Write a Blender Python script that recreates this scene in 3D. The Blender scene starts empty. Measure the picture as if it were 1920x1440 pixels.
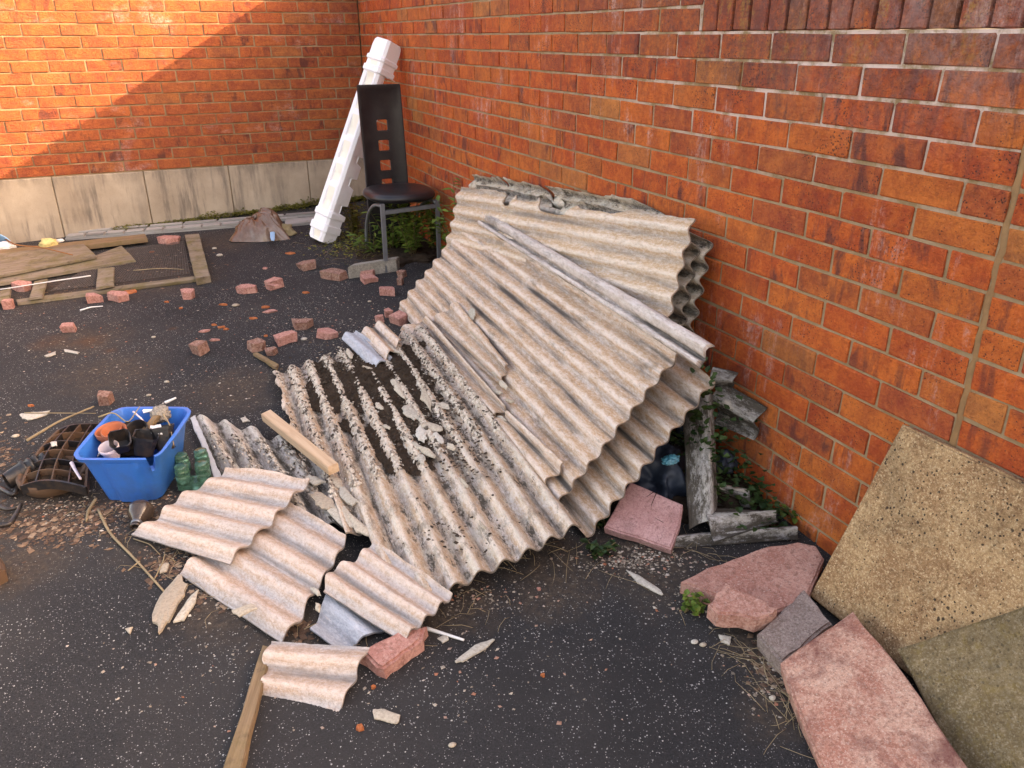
import bpy, bmesh, math, random
import numpy as np
from mathutils import Vector, Matrix, noise as mn
random.seed(7); rng = np.random.default_rng(7)
sc = bpy.context.scene
COL = sc.collection

# ------------------------------------------------------------------ camera
CAM = np.array([-1.6268, -6.4936, 1.3971])
YAW, PITCH, ROLL, FPX = -0.4173, 0.4150, 0.0042, 1487.1
def cam_axes(a, b, c):
    ca, sa, cb, sb, cc, s_ = math.cos(a), math.sin(a), math.cos(b), math.sin(b), math.cos(c), math.sin(c)
    f = np.array([-sa*cb, ca*cb, -sb]); r0 = np.array([ca, sa, 0]); d = np.cross(f, r0)
    return np.array([cc*r0+s_*d, -s_*r0+cc*d, f])
RM = cam_axes(YAW, PITCH, ROLL)
cd = bpy.data.cameras.new('camera'); cam = bpy.data.objects.new('camera', cd); COL.objects.link(cam)
m = Matrix.Identity(4)
for i in range(3):
    m[i][0] = RM[0][i]; m[i][1] = -RM[1][i]; m[i][2] = -RM[2][i]; m[i][3] = CAM[i]
cam.matrix_world = m
cd.sensor_width = 36; cd.lens = FPX/1920*36; cd.clip_start = .05; cd.clip_end = 400
sc.camera = cam

# ------------------------------------------------------------------ sky, sun, exposure
SUN_DIR = Vector((-1.0, 0.60, -0.588)).normalized()          # the way the light travels
w = bpy.data.worlds.new('World'); sc.world = w; w.use_nodes = True
wn = w.node_tree; wn.nodes.clear()
out = wn.nodes.new('ShaderNodeOutputWorld'); bg = wn.nodes.new('ShaderNodeBackground')
sky = wn.nodes.new('ShaderNodeTexSky'); sky.sky_type = 'NISHITA'; sky.sun_disc = False
sky.sun_elevation = math.asin(-SUN_DIR.z)
sky.sun_rotation = math.atan2(-SUN_DIR.x, -SUN_DIR.y)
sky.air_density = 1.0; sky.dust_density = 3.0; sky.ozone_density = 1.0
bg.inputs['Strength'].default_value = 0.15
wn.links.new(sky.outputs[0], bg.inputs[0]); wn.links.new(bg.outputs[0], out.inputs[0])
sd = bpy.data.lights.new('sun', 'SUN'); sd.energy = 2.1; sd.angle = math.radians(.5); sd.color = (1, .89, .72)
sun = bpy.data.objects.new('sun', sd); COL.objects.link(sun)
sun.rotation_euler = SUN_DIR.to_track_quat('-Z', 'Y').to_euler(); sun.location = (4, -4, 6)
vs = sc.view_settings
sc.display_settings.display_device = 'sRGB'
vs.view_transform = 'Standard'; vs.look = 'None'; vs.gamma = 1; vs.use_curve_mapping = False
vs.exposure = 2.78
try:
    vs.use_white_balance = True; vs.white_balance_temperature = 9600; vs.white_balance_tint = 22
except Exception: pass

# ------------------------------------------------------------------ surveying helpers
def gz(x, y): return .175+.045*x+.034*y                      # the yard falls gently to the front left
def ray(x, y): return np.array([(x-960)/FPX, (y-720)/FPX, 1.])@RM
def P(x, y, h=0.):                                             # point seen at (x, y), h above the yard
    d = ray(x, y); n = np.array([-.045, -.034, 1.]); return CAM+d*((.175+h-n@CAM)/(n@d))
def X(x, y, v): d = ray(x, y); return CAM+d*(v-CAM[0])/d[0]
def Y(x, y, v): d = ray(x, y); return CAM+d*(v-CAM[1])/d[1]
def onpl(x, y, p, n): d = ray(x, y); return CAM+d*(((p-CAM)@n)/(d@n))
def px(wp):
    q = (np.asarray(wp, float)-CAM)@RM.T
    return 960+FPX*q[..., 0]/q[..., 2], 720+FPX*q[..., 1]/q[..., 2], q[..., 2]
def unit(v): v = np.asarray(v, float); return v/np.linalg.norm(v)

# ------------------------------------------------------------------ numpy noise
def _h(i, j, k, s):
    n = (i*374761393+j*668265263+k*2147483647+s*974711) & 0xffffffff
    n = ((n ^ (n >> 13))*1274126177) & 0xffffffff
    return ((n ^ (n >> 16)) & 0xffff)/65535.*2-1
def vnoise(p, s=0):
    p = np.asarray(p, float); i = np.floor(p).astype(np.int64); f = p-i; f = f*f*(3-2*f); r = 0
    for a in (0, 1):
        for b in (0, 1):
            for c in (0, 1):
                wgt = (f[..., 0] if a else 1-f[..., 0])*(f[..., 1] if b else 1-f[..., 1])*(f[..., 2] if c else 1-f[..., 2])
                r = r+wgt*_h(i[..., 0]+a, i[..., 1]+b, i[..., 2]+c, s)
    return r
def fbm(p, o=4, s=0):
    p = np.asarray(p, float); r = 0; a = .5
    for k in range(o): r = r+a*vnoise(p*2**k+k*17.3, s+k); a *= .5
    return r
def n1(t, s=0, o=3):
    t = np.asarray(t, float); return fbm(np.stack([t, t*0+.37*s, t*0], -1), o, s)

# ------------------------------------------------------------------ object helpers
def tag(o, label=None, cat=None, group=None, kind=None):
    if label: o['label'] = label
    if cat: o['category'] = cat
    if group: o['group'] = group
    if kind: o['kind'] = kind
    return o
def link(name, me, mat=None, parent=None, M=None):
    o = bpy.data.objects.new(name, me); COL.objects.link(o)
    if mat is not None and not me.materials: me.materials.append(mat)
    if parent is not None: o.parent = parent
    if M is not None: o.matrix_local = M
    return o
def mesh(name, V, Fc, smooth=False, attrs=None):
    me = bpy.data.meshes.new(name); me.from_pydata([tuple(map(float, v)) for v in V], [], [tuple(map(int, f)) for f in Fc]); me.update()
    if smooth: me.polygons.foreach_set('use_smooth', [True]*len(me.polygons))
    for k, (ty, a) in (attrs or {}).items():
        at = me.attributes.new(k, ty, 'POINT'); at.data.foreach_set('value' if ty == 'FLOAT' else 'vector', np.ascontiguousarray(a, dtype=np.float32).ravel())
    return me
def from_bm(name, bm, smooth=False):
    me = bpy.data.meshes.new(name); bm.normal_update(); bm.to_mesh(me); bm.free()
    if smooth: me.polygons.foreach_set('use_smooth', [True]*len(me.polygons))
    return me
def empty(name, loc, label, cat, group=None):
    o = bpy.data.objects.new(name, None); COL.objects.link(o); o.location = loc; o.empty_display_size = .05
    return tag(o, label, cat, group)
def frame_mat(o, xa, na):                                      # local X along xa, local Z along na
    z = unit(na); x = np.asarray(xa, float); x = unit(x-z*(x@z)); y = np.cross(z, x)
    M = Matrix.Identity(4)
    for i in range(3): M[i][0] = x[i]; M[i][1] = y[i]; M[i][2] = z[i]; M[i][3] = o[i]
    return M
def tr(x, y, z): return Matrix.Translation((x, y, z))
def tube(V, Fc, pts, r, n=6, close=False):
    pts = np.asarray(pts, float); b = len(V); N = len(pts); R = r if hasattr(r, '__len__') else [r]*N
    up = np.array([.31, .17, .94])
    for i in range(N):
        a = pts[(i+1) % N if close else min(i+1, N-1)]-pts[(i-1) % N if close else max(i-1, 0)]; a = unit(a+1e-9)
        u = np.cross(a, up); u = unit(u if np.linalg.norm(u) > 1e-3 else np.cross(a, [1, 0, 0])); v = np.cross(a, u)
        for k in range(n):
            t = 2*math.pi*k/n; V.append(pts[i]+R[i]*(u*math.cos(t)+v*math.sin(t)))
    for i in range(N if close else N-1):
        j = (i+1) % N
        for k in range(n): Fc.append((b+i*n+k, b+i*n+(k+1) % n, b+j*n+(k+1) % n, b+j*n+k))
    if not close:
        Fc.append(tuple(b+k for k in range(n))[::-1]); Fc.append(tuple(b+(N-1)*n+k for k in range(n)))
def lathe(prof, n=24, wob=0, seed=0):                          # profile of (radius, z)
    V = []; Fc = []
    for j, (r, z) in enumerate(prof):
        for k in range(n):
            t = 2*math.pi*k/n; q = 1+wob*float(n1(np.array(math.sin(t)*1.3+math.cos(t)*.7+z*9), seed))
            V.append((r*q*math.cos(t), r*q*math.sin(t), z))
    for j in range(len(prof)-1):
        for k in range(n): Fc.append((j*n+k, j*n+(k+1) % n, (j+1)*n+(k+1) % n, (j+1)*n+k))
    return V, Fc
def boxmesh(name, dx, dy, dz, bev=.003, z0=0., seg=2):
    bm = bmesh.new(); bmesh.ops.create_cube(bm, size=1)
    for v in bm.verts: v.co = Vector((v.co.x*dx, v.co.y*dy, (v.co.z+.5)*dz+z0))
    if bev: bmesh.ops.bevel(bm, geom=bm.edges[:], offset=bev, segments=seg, affect='EDGES')
    return from_bm(name, bm)

# ------------------------------------------------------------------ material helpers
class NT:
    def __init__(s, name):
        s.m = bpy.data.materials.new(name); s.m.use_nodes = True; s.t = s.m.node_tree
        s.b = s.t.nodes['Principled BSDF']; s.out = s.t.nodes['Material Output']
        s.b.inputs['Roughness'].default_value = .85; s.b.inputs['Specular IOR Level'].default_value = .3
    def n(s, ty, ins=None, **kw):
        x = s.t.nodes.new(ty)
        for k, v in kw.items(): setattr(x, k, v)
        for k, v in (ins or {}).items(): s.set(x.inputs[k], v)
        return x
    def set(s, i, v):
        if hasattr(v, 'node'): s.t.links.new(v, i)
        else: i.default_value = v
    def obj(s): return s.n('ShaderNodeTexCoord').outputs['Object']
    def pos(s): return s.n('ShaderNodeNewGeometry').outputs['Position']
    def rnd(s): return s.n('ShaderNodeObjectInfo').outputs['Random']
    def attr(s, a, o='Fac'): return s.n('ShaderNodeAttribute', attribute_name=a).outputs[o]
    def map(s, v, scale=(1, 1, 1), loc=(0, 0, 0)): return s.n('ShaderNodeMapping', {0: v, 'Scale': scale, 'Location': loc}).outputs[0]
    def noise(s, v, sc_, det=4, ro=.6, dist=0): return s.n('ShaderNodeTexNoise', {'Vector': v, 'Scale': sc_, 'Detail': det, 'Roughness': ro, 'Distortion': dist}).outputs[0]
    def vor(s, v, sc_, o='Distance', feat='F1', rand=1): return s.n('ShaderNodeTexVoronoi', {'Vector': v, 'Scale': sc_, 'Randomness': rand}, feature=feat).outputs[o]
    def math(s, op, a, b=0., c=0.): return s.n('ShaderNodeMath', {0: a, 1: b, 2: c}, operation=op).outputs[0]
    def mr(s, v, a, b, c=0., d=1.): return s.n('ShaderNodeMapRange', {0: v, 1: a, 2: b, 3: c, 4: d}).outputs[0]
    def ramp(s, f, stops):
        r = s.n('ShaderNodeValToRGB', {0: f}); e = r.color_ramp.elements
        while len(e) < len(stops): e.new(.5)
        for q, (p_, c) in zip(e, stops): q.position = p_; q.color = (*c, 1) if len(c) == 3 else c
        return r.outputs[0]
    def mix(s, f, a, b, mode='MIX'):
        x = s.n('ShaderNodeMix', data_type='RGBA', blend_type=mode)
        s.set(x.inputs[0], f)
        for i, v in ((6, a), (7, b)): s.set(x.inputs[i], (*v, 1) if isinstance(v, tuple) and len(v) == 3 else v)
        return x.outputs[2]
    def bump(s, h, st=.5, d=.01, prev=None):
        ins = {'Height': h, 'Strength': st, 'Distance': d}
        if prev is not None: ins['Normal'] = prev
        return s.n('ShaderNodeBump', ins).outputs[0]
    def done(s, col=None, rough=None, nor=None):
        if col is not None: s.set(s.b.inputs['Base Color'], (*col, 1) if isinstance(col, tuple) and len(col) == 3 else col)
        if rough is not None: s.set(s.b.inputs['Roughness'], rough)
        if nor is not None: s.set(s.b.inputs['Normal'], nor)
        return s.m

def m_asphalt():
    t = NT('asphalt'); p = t.pos()
    big = t.noise(p, 1.3, 4, .6); fine = t.noise(p, 260, 2, .7)
    base = t.mix(t.mr(fine, .3, .75), (.0065, .006, .006), (.038, .035, .0345))
    base = t.mix(t.mr(big, .42, .62, 0, .65), base, (.035, .030, .027)); base = t.mix(t.mr(t.noise(p, .8, 5, .7), .50, .62, 0, .55), base, (.012, .011, .011))
    nd = t.n('ShaderNodeTexVoronoi', {'Vector': p, 'Scale': 172.}); cell = t.n('ShaderNodeSeparateColor', {0: nd.outputs['Color']})
    thr = t.mr(cell.outputs[0], .66, 1., 0, .42)
    d2 = t.math('ADD', nd.outputs['Distance'], t.math('MULTIPLY', t.math('SUBTRACT', t.noise(p, 330, 1), .5), .25))
    thr = t.math('MULTIPLY', thr, t.mr(t.noise(p, 3.5, 5, .7), .36, .62, .55, 1.15))
    chip = t.math('LESS_THAN', d2, thr)
    chipc = t.mix(cell.outputs[1], (.16, .15, .15), (.54, .50, .45))
    nd2 = t.n('ShaderNodeTexVoronoi', {'Vector': p, 'Scale': 310.}); c2 = t.n('ShaderNodeSeparateColor', {0: nd2.outputs['Color']})
    chip2 = t.math('LESS_THAN', nd2.outputs['Distance'], t.mr(c2.outputs[0], .84, 1., 0, .40))
    col = t.mix(t.math('MULTIPLY', chip2, .8), base, (.30, .27, .25)); col = t.mix(t.math('MULTIPLY', chip, .82), col, chipc)
    dirt = None
    for (x, y, h, r) in ((160, 640, 0, .30), (210, 700, 0, .32), (300, 520, 0, .5), (120, 540, 0, .5), (60, 960, 0, .35), (330, 990, 0, .25), (450, 730, 0, .28), (420, 450, 0, .4),
                         (1200, 1050, 0, .28), (1420, 1210, 0, .14), (1480, 1320, 0, .16), (1050, 1070, 0, .25), (430, 1130, 0, .22), (700, 470, 0, .35), (500, 400, 0, .3), (850, 1130, 0, .2), (40, 1060, 0, .22), (540, 1210, 0, .15)):
        c = P(x, y); dv = t.n('ShaderNodeVectorMath', {0: p, 1: tuple(c)}, operation='DISTANCE').outputs['Value']
        g = t.mr(dv, r*.3, r*1.25, 1., 0.); dirt = g if dirt is None else t.math('MAXIMUM', dirt, g)
    dn = t.noise(p, 7, 6, .72); dm = t.mr(t.math('ADD', t.math('MULTIPLY', dirt, .62), dn), .72, 1.12)
    dcol = t.mix(t.mr(t.noise(p, 70, 6, .8), .3, .75), (.012, .008, .006), (.13, .088, .058))
    col = t.mix(t.math('MULTIPLY', dm, t.mr(t.noise(p, 30, 5, .8), .35, .65, .2, .95)), col, dcol)
    rust = None
    for (x, y, r) in ((205, 658, .05), (325, 616, .035), (165, 640, .12), (95, 640, .12)):
        dv = t.n('ShaderNodeVectorMath', {0: p, 1: tuple(P(x, y))}, operation='DISTANCE').outputs['Value']
        g = t.mr(dv, r*.2, r, 1., 0.); rust = g if rust is None else t.math('MAXIMUM', rust, g)
    col = t.mix(t.math('MULTIPLY', rust, t.mr(dn, .3, .7, 0, .7)), col, (.10, .035, .008))
    h = t.math('ADD', t.math('MULTIPLY', fine, .6), t.math('MULTIPLY', chip, .5))
    return t.done(col, .9, t.bump(h, .5, .004))

def m_brick(name, creased=False):
    t = NT(name); p = t.pos(); isl = t.n('ShaderNodeNewGeometry').outputs['Random Per Island']
    r = t.math('FRACT', t.math('ADD', t.math('MULTIPLY', t.rnd(), 7.31), t.math('MULTIPLY', isl, 3.77)))
    r2 = t.math('FRACT', t.math('MULTIPLY', r, 17.13)); r3 = t.math('FRACT', t.math('MULTIPLY', r, 91.7))
    off = t.n('ShaderNodeCombineXYZ', {0: t.math('MULTIPLY', r, 50), 1: t.math('MULTIPLY', r2, 50), 2: t.math('MULTIPLY', r3, 50)}).outputs[0]
    q = t.n('ShaderNodeVectorMath', {0: p, 1: off}, operation='ADD').outputs[0]
    base = t.ramp(r, [(0, (.44, .062, .016)), (.35, (.56, .085, .019)), (.62, (.60, .115, .023)), (.82, (.54, .125, .028)), (.93, (.36, .055, .024)), (1, (.52, .18, .05))])
    if creased: base = t.mix(.55, base, (.30, .105, .06))
    mott = t.noise(q, 15, 6, .75); fine = t.noise(q, 75, 5, .85)
    col = t.mix(t.mr(mott, .40, .60), t.mix(.34, base, (.20, .03, .014)), t.mix(.28, base, (.74, .20, .035)))
    col = t.mix(t.mr(fine, .47, .38, 0, .55), col, t.mix(.6, base, (.07, .02, .012)))
    col = t.mix(t.mr(fine, .54, .66, 0, .40), col, t.mix(.45, base, (.75, .30, .12)))
    # kiln-burnt purple patches, standing as vertical bands
    band = t.noise(t.map(q, (9, 9, 3.2)), 1.6, 5, .65, .6)
    burn = t.math('MULTIPLY', t.mr(band, .52, .63), t.mr(r3, .30, .85, 0., .95))
    col = t.mix(t.math('MULTIPLY', burn, .78), col, (.075, .026, .026))
    dsp = t.math('ADD', t.vor(q, 120), t.math('MULTIPLY', t.math('SUBTRACT', t.noise(q, 300, 2), .5), .5))
    z = t.n('ShaderNodeSeparateXYZ', {0: p})
    if creased: wz0 = .42
    else: wz0 = t.mr(z.outputs[2], .75, 1.45, .40, .62)
    sp = t.math('LESS_THAN', dsp, t.math('MULTIPLY', t.mr(t.noise(q, 7, 4), .40, .62, 0, .55), wz0))
    col = t.mix(t.math('MULTIPLY', sp, .8), col, (.040, .020, .016))
    if not creased:
        # weathering below the coping: soot, washed streaks, lichen and a chalky bloom
        yf = t.mr(z.outputs[1], -3.0, -4.5, .35, 1.)
        wn = t.noise(t.map(p, (1, 13, 2.6)), 1, 6, .72)
        zf = t.mr(t.math('ADD', z.outputs[2], t.math('MULTIPLY', t.math('SUBTRACT', wn, .5), .9)), 1.02, 1.42)
        soot = t.math('MULTIPLY', t.math('MULTIPLY', zf, yf), t.mr(t.noise(p, 45, 5, .8), .35, .6, .45, 1.))
        col = t.mix(t.math('MULTIPLY', t.mr(soot, .28, .80), .66), col, (.085, .038, .036))
        lich = t.math('MULTIPLY', t.math('MULTIPLY', t.mr(z.outputs[2], 1.25, 1.45), t.mr(z.outputs[1], -3.9, -4.4)), t.math('MULTIPLY', t.mr(t.noise(t.map(p, (1, 9, 3.5)), 1.2, 5, .7), .53, .62), t.mr(fine, .42, .58)))
        col = t.mix(t.math('MULTIPLY', lich, .7), col, (.38, .20, .04))
        chalk = t.math('MULTIPLY', t.math('MULTIPLY', t.mr(z.outputs[2], 1.1, 1.5), t.mr(z.outputs[1], -4.4, -5.2)), t.mr(t.noise(p, 9, 6, .8), .42, .62))
        col = t.mix(t.math('MULTIPLY', chalk, .38), col, (.55, .36, .33))
    bw_ = t.math('MULTIPLY', t.noise(t.map(p, (1, 16, 2.4)), 1, 6, .8), t.noise(p, 3.1, 3)); bw_ = t.mr(bw_, .30, .40)
    eff = t.math('MULTIPLY', bw_, t.mr(t.noise(p, 60, 5, .85), .42, .60))
    col = t.mix(t.math('MULTIPLY', eff, .62), col, (.66, .46, .41))
    crease = t.noise(t.map(q, (1, 1, 1.7)), 34, 6, .62, 1.4); gr = t.noise(q, 210, 4, .8)
    fold = t.mr(t.vor(t.n('ShaderNodeVectorMath', {0: t.map(q, (1, 1, 1.5)), 1: t.n('ShaderNodeTexNoise', {'Vector': q, 'Scale': 22.}).outputs['Color']}, operation='ADD').outputs[0], 11, 'Distance', 'DISTANCE_TO_EDGE'), 0, .05)
    hh = t.math('ADD', t.math('ADD', crease, t.math('MULTIPLY', gr, .35)), t.math('MULTIPLY', fine, .5))
    nb = t.bump(hh, 1. if creased else .9, .014 if creased else .007)
    nb = t.bump(fold, .55, .003, nb); nb = t.bump(t.math('SUBTRACT', 1., sp), .6, .002, nb)
    return t.done(col, .85, nb)
def m_mortar():
    t = NT('mortar'); p = t.pos()
    col = t.mix(t.mr(t.noise(p, 11, 5, .7), .35, .7), (.27, .17, .085), (.40, .275, .165))
    z = t.n('ShaderNodeSeparateXYZ', {0: p})
    pale = t.math('MULTIPLY', t.mr(t.noise(p, 5.5, 6, .75), .44, .56), t.math('MULTIPLY', t.mr(z.outputs[2], .95, 1.3), t.mr(z.outputs[1], -3.2, -4.5)))
    col = t.mix(t.math('MULTIPLY', pale, .8), col, (.74, .56, .50))
    dk = t.mr(t.noise(p, 9, 6, .75), .60, .72)
    col = t.mix(t.math('MULTIPLY', dk, .6), col, (.10, .075, .05))
    return t.done(col, .95, t.bump(t.noise(p, 160, 5, .75), .7, .005))
def m_concrete(name, a, b, c, sc_=1.):
    t = NT(name); p = t.pos()
    col = t.mix(t.mr(t.noise(p, 3*sc_, 6, .65), .3, .7), a, b)
    st = t.math('MULTIPLY', t.mr(t.noise(t.map(p, (13, 13, 1.5)), 1, 5, .7), .47, .62), t.mr(t.noise(p, 1.9, 3), .36, .56))
    col = t.mix(t.math('MULTIPLY', st, .7), col, c)
    z = t.n('ShaderNodeSeparateXYZ', {0: p}).outputs[2]
    edge = t.math('MULTIPLY', t.mr(z, .40, .50), t.mr(t.noise(t.map(p, (9, 9, 4)), 1, 5, .75), .42, .66))
    col = t.mix(t.math('MULTIPLY', edge, .7), col, c)
    sp = t.math('LESS_THAN', t.vor(p, 130), .16)
    col = t.mix(t.math('MULTIPLY', sp, .4), col, c)
    return t.done(col, .9, t.bump(t.noise(p, 120, 6, .75), .5, .005))
def m_sheet(name, ridge, side, valley, dirt=.3, moss=0., lich=0., grain=.5, white=.6, an=.40):
    t = NT(name); q = t.attr('uvw', 'Vector'); o = t.map(q, (an, 1, 1)); ph = t.attr('ph'); ps = t.attr('ps')
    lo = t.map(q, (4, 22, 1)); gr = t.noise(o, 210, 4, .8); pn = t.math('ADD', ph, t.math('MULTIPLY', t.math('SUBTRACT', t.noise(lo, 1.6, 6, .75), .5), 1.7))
    col = t.ramp(t.mr(pn, -1., 1.), [(0, valley), (.30, tuple(.6*a+.4*b for a, b in zip(valley, side))), (.58, side), (.86, ridge), (1, ridge)])  # worn ridge and valley tones, with some shading contrast put into the colour
    lar = t.noise(t.map(q, (1.1, 4.2, 1)), 2.3, 5, .7); lar2 = t.noise(t.map(q, (1, 3, 1), (7, 3, 1)), 4.1, 6, .75)
    col = t.mix(t.mr(lar, .52, .64, 0, .42), col, tuple(.68*c for c in valley)); col = t.mix(t.mr(lar, .47, .38, 0, .5), col, ridge)
    col = t.mix(t.mr(lar2, .55, .66, 0, .5), col, tuple(.8*c for c in side))
    blot = t.noise(o, 16, 6, .75)
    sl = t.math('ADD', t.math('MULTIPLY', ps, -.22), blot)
    col = t.mix(t.mr(sl, .48, .74, 0, .85), col, side)  # tan on one slope: weathering plus shade and warm bounce put into colour
    wh = t.math('MULTIPLY', t.mr(t.math('ADD', t.noise(t.map(q, (.6, 2.2, 1)), 11, 6, .8), t.math('MULTIPLY', ps, .06)), .53, .68), white)
    col = t.mix(wh, col, (.66, .58, .54))
    g2 = t.noise(t.map(q, (an, 1, 1)), 80, 5, .85)
    col = t.mix(t.mr(g2, .50, .64, 0, .48), col, tuple(min(1, .45*c+.42) for c in ridge))
    col = t.mix(t.mr(g2, .50, .38, 0, .48), col, tuple(.62*c for c in side))
    fx = t.noise(t.map(q, (.6, 2.2, 1)), 38, 6, .85); col = t.mix(t.mr(fx, .57, .66, 0, .55), col, (.70, .60, .54))
    col = t.mix(t.mr(gr, .44, .66, 0, .4), col, tuple(min(1, .55*c+.32) for c in ridge))
    col = t.mix(t.mr(t.noise(o, 330, 3, .8), .56, .72, 0, .62*grain+.15), col, tuple(.32*c for c in side))
    if dirt:
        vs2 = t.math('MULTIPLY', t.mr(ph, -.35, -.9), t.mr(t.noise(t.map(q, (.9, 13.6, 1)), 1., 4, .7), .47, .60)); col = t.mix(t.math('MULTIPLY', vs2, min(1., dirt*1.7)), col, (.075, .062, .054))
        dm = t.math('MULTIPLY', t.mr(t.noise(t.map(q, (2.2, 9, 1)), 2., 6, .78), .53, .68), dirt)
        col = t.mix(dm, col, (.085, .07, .058))
    if lich:
        col = t.mix(t.math('MULTIPLY', t.mr(t.noise(o, 28, 6, .8), .50, .60), lich), col, (.56, .52, .42))
    if moss:
        mm = t.mr(t.math('ADD', t.noise(o, 26, 6, .82), t.math('MULTIPLY', ph, -.05)), .62-.24*moss, .68-.2*moss)
        dk = t.mix(t.noise(o, 90, 4, .8), (.012, .010, .008), (.11, .085, .06))
        col = t.mix(t.math('MULTIPLY', mm, .92), col, dk)
        crv = t.math('ADD', t.attr('cr'), t.math('MULTIPLY', t.math('SUBTRACT', t.noise(o, 70, 5, .85), .5), .9))
        rim = t.math('MULTIPLY', t.math('MULTIPLY', t.mr(crv, .30, .10), t.mr(ph, -.75, .1)), t.mr(t.attr('cr'), .395, .39, 0., 1.)) if False else t.math('MULTIPLY', t.mr(crv, .22, .06), t.mr(t.noise(o, 24, 5, .8), .52, .62, 0, 1.))
        col = t.mix(t.math('MULTIPLY', rim, .85*min(1, moss*2.2)), col, dk)
        col = t.mix(t.mr(crv, .45, .7, 0, .75), col, (.62, .53, .43))
        col = t.mix(t.math('MULTIPLY', t.mr(t.noise(o, 60, 5, .8), .64, .72), .5*moss), col, (.10, .12, .03))
    hb = t.math('ADD', t.math('MULTIPLY', g2, 1.3), t.math('MULTIPLY', t.noise(o, 45, 5, .8), 1.4))
    return t.done(col, .92, t.bump(hb, 1. if moss else .9, .005))
def m_slab(name, a, b, chip, dark=(.03, .02, .02), csc=190, cth=.34, edge=.0, moss=0., pit=0., body=None):
    t = NT(name); q = t.obj()
    col = t.mix(t.mr(t.noise(q, 9, 6, .75), .40, .60), a, b)
    g1 = t.noise(q, csc*.42, 5, .85); g2 = t.noise(q, csc*.9, 4, .85)
    col = t.mix(t.mr(g1, .49, .40, 0, .65), col, tuple(.48*x for x in a))
    col = t.mix(t.mr(g2, .52, .62, 0, min(1, cth*1.9)), col, chip)
    col = t.mix(t.mr(g2, .47, .38, 0, .45), col, tuple(.5*x for x in a))
    nd = t.n('ShaderNodeTexVoronoi', {'Vector': q, 'Scale': float(csc)*.75}); ce = t.n('ShaderNodeSeparateColor', {0: nd.outputs['Color']})
    d2 = t.math('ADD', nd.outputs['Distance'], t.math('MULTIPLY', t.math('SUBTRACT', t.noise(q, csc*2.2, 2), .5), .7))
    ch = t.math('LESS_THAN', d2, t.mr(ce.outputs[0], .45, 1., 0., cth))
    col = t.mix(t.math('MULTIPLY', ch, .8), col, t.mix(ce.outputs[1], tuple(.6*x for x in chip), chip))
    if pit:
        v = t.n('ShaderNodeTexVoronoi', {'Vector': q, 'Scale': 115.}); cv = t.n('ShaderNodeSeparateColor', {0: v.outputs['Color']})
        pm = t.math('LESS_THAN', t.math('ADD', v.outputs['Distance'], t.math('MULTIPLY', t.math('SUBTRACT', t.noise(q, 260, 2), .5), .5)), t.math('MULTIPLY', t.mr(cv.outputs[0], .35, 1., 0, .42), t.mr(t.noise(q, 5, 4), .35, .6, .35, 1.1)))
        col = t.mix(t.math('MULTIPLY', pm, pit), col, dark)
    if edge:
        em = t.math('MULTIPLY', t.mr(t.noise(q, 4.2, 6, .75, .5), .48, .62), edge); col = t.mix(em, col, dark)
    if moss:
        mm = t.mr(t.noise(q, 40, 6, .85), .44, .56); col = t.mix(t.math('MULTIPLY', mm, moss), col, (.035, .028, .014))
        mm = t.mr(t.noise(q, 23, 5, .8), .52, .64); col = t.mix(t.math('MULTIPLY', mm, moss*.8), col, (.24, .15, .02))
    return t.done(col, .93, t.bump(t.math('ADD', t.noise(q, 150, 5, .8), t.math('MULTIPLY', ch, .35)), .75, .005))
def m_wood(name, a, b, dk, moss=0.):
    t = NT(name); o = t.obj(); off = t.n('ShaderNodeVectorMath', {0: o, 1: t.n('ShaderNodeCombineXYZ', {0: t.math('MULTIPLY', t.rnd(), 30), 1: t.math('MULTIPLY', t.rnd(), 17), 2: 0.}).outputs[0]}, operation='ADD').outputs[0]
    g = t.noise(t.map(off, (3, 75, 75)), 1, 6, .7, .4); g2 = t.noise(t.map(off, (1.6, 17, 17)), 1, 4, .6, .5)
    col = t.mix(t.mr(g, .3, .72), a, b); col = t.mix(t.mr(g2, .5, .72, 0, .75), col, dk)
    if moss:
        col = t.mix(t.math('MULTIPLY', t.mr(t.noise(o, 9, 6, .75), .45, .68), moss), col, (.13, .10, .02))
        col = t.mix(t.math('MULTIPLY', t.mr(t.noise(o, 23, 6, .75), .56, .7), moss), col, (.03, .022, .012))
    return t.done(col, .85, t.bump(g, .5, .004))
def m_plain(name, col, rough=.6, var=.25, dirt=0., dcol=(.12, .07, .03), trans=0., alpha=1., metal=0., dsc=14, spec=.4, bmp=.15):
    t = NT(name); o = t.obj()
    c = t.mix(t.mr(t.noise(o, 18, 5, .7), .3, .7, 0, 1), tuple(x*(1-var) for x in col), col)
    if dirt: c = t.mix(t.math('MULTIPLY', t.mr(t.noise(o, dsc, 6, .75), .45, .68), dirt), c, dcol)
    t.b.inputs['Transmission Weight'].default_value = trans; t.b.inputs['Alpha'].default_value = alpha
    t.b.inputs['Metallic'].default_value = metal; t.b.inputs['Specular IOR Level'].default_value = spec
    return t.done(c, rough, t.bump(t.noise(o, 90, 5, .7), bmp, .003))
def m_leaf(name, a, b):
    t = NT(name); isl = t.n('ShaderNodeNewGeometry').outputs['Random Per Island']
    t.b.inputs['Subsurface Weight'].default_value = 0
    c = t.mix(isl, a, b); d = t.n('ShaderNodeBsdfTranslucent', {0: c}).outputs[0]
    t.done(c, .5); mx = t.n('ShaderNodeMixShader', {0: .25}); t.t.links.new(t.b.outputs[0], mx.inputs[1]); t.t.links.new(d, mx.inputs[2]); t.t.links.new(mx.outputs[0], t.out.inputs[0])
    return t.m
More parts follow.
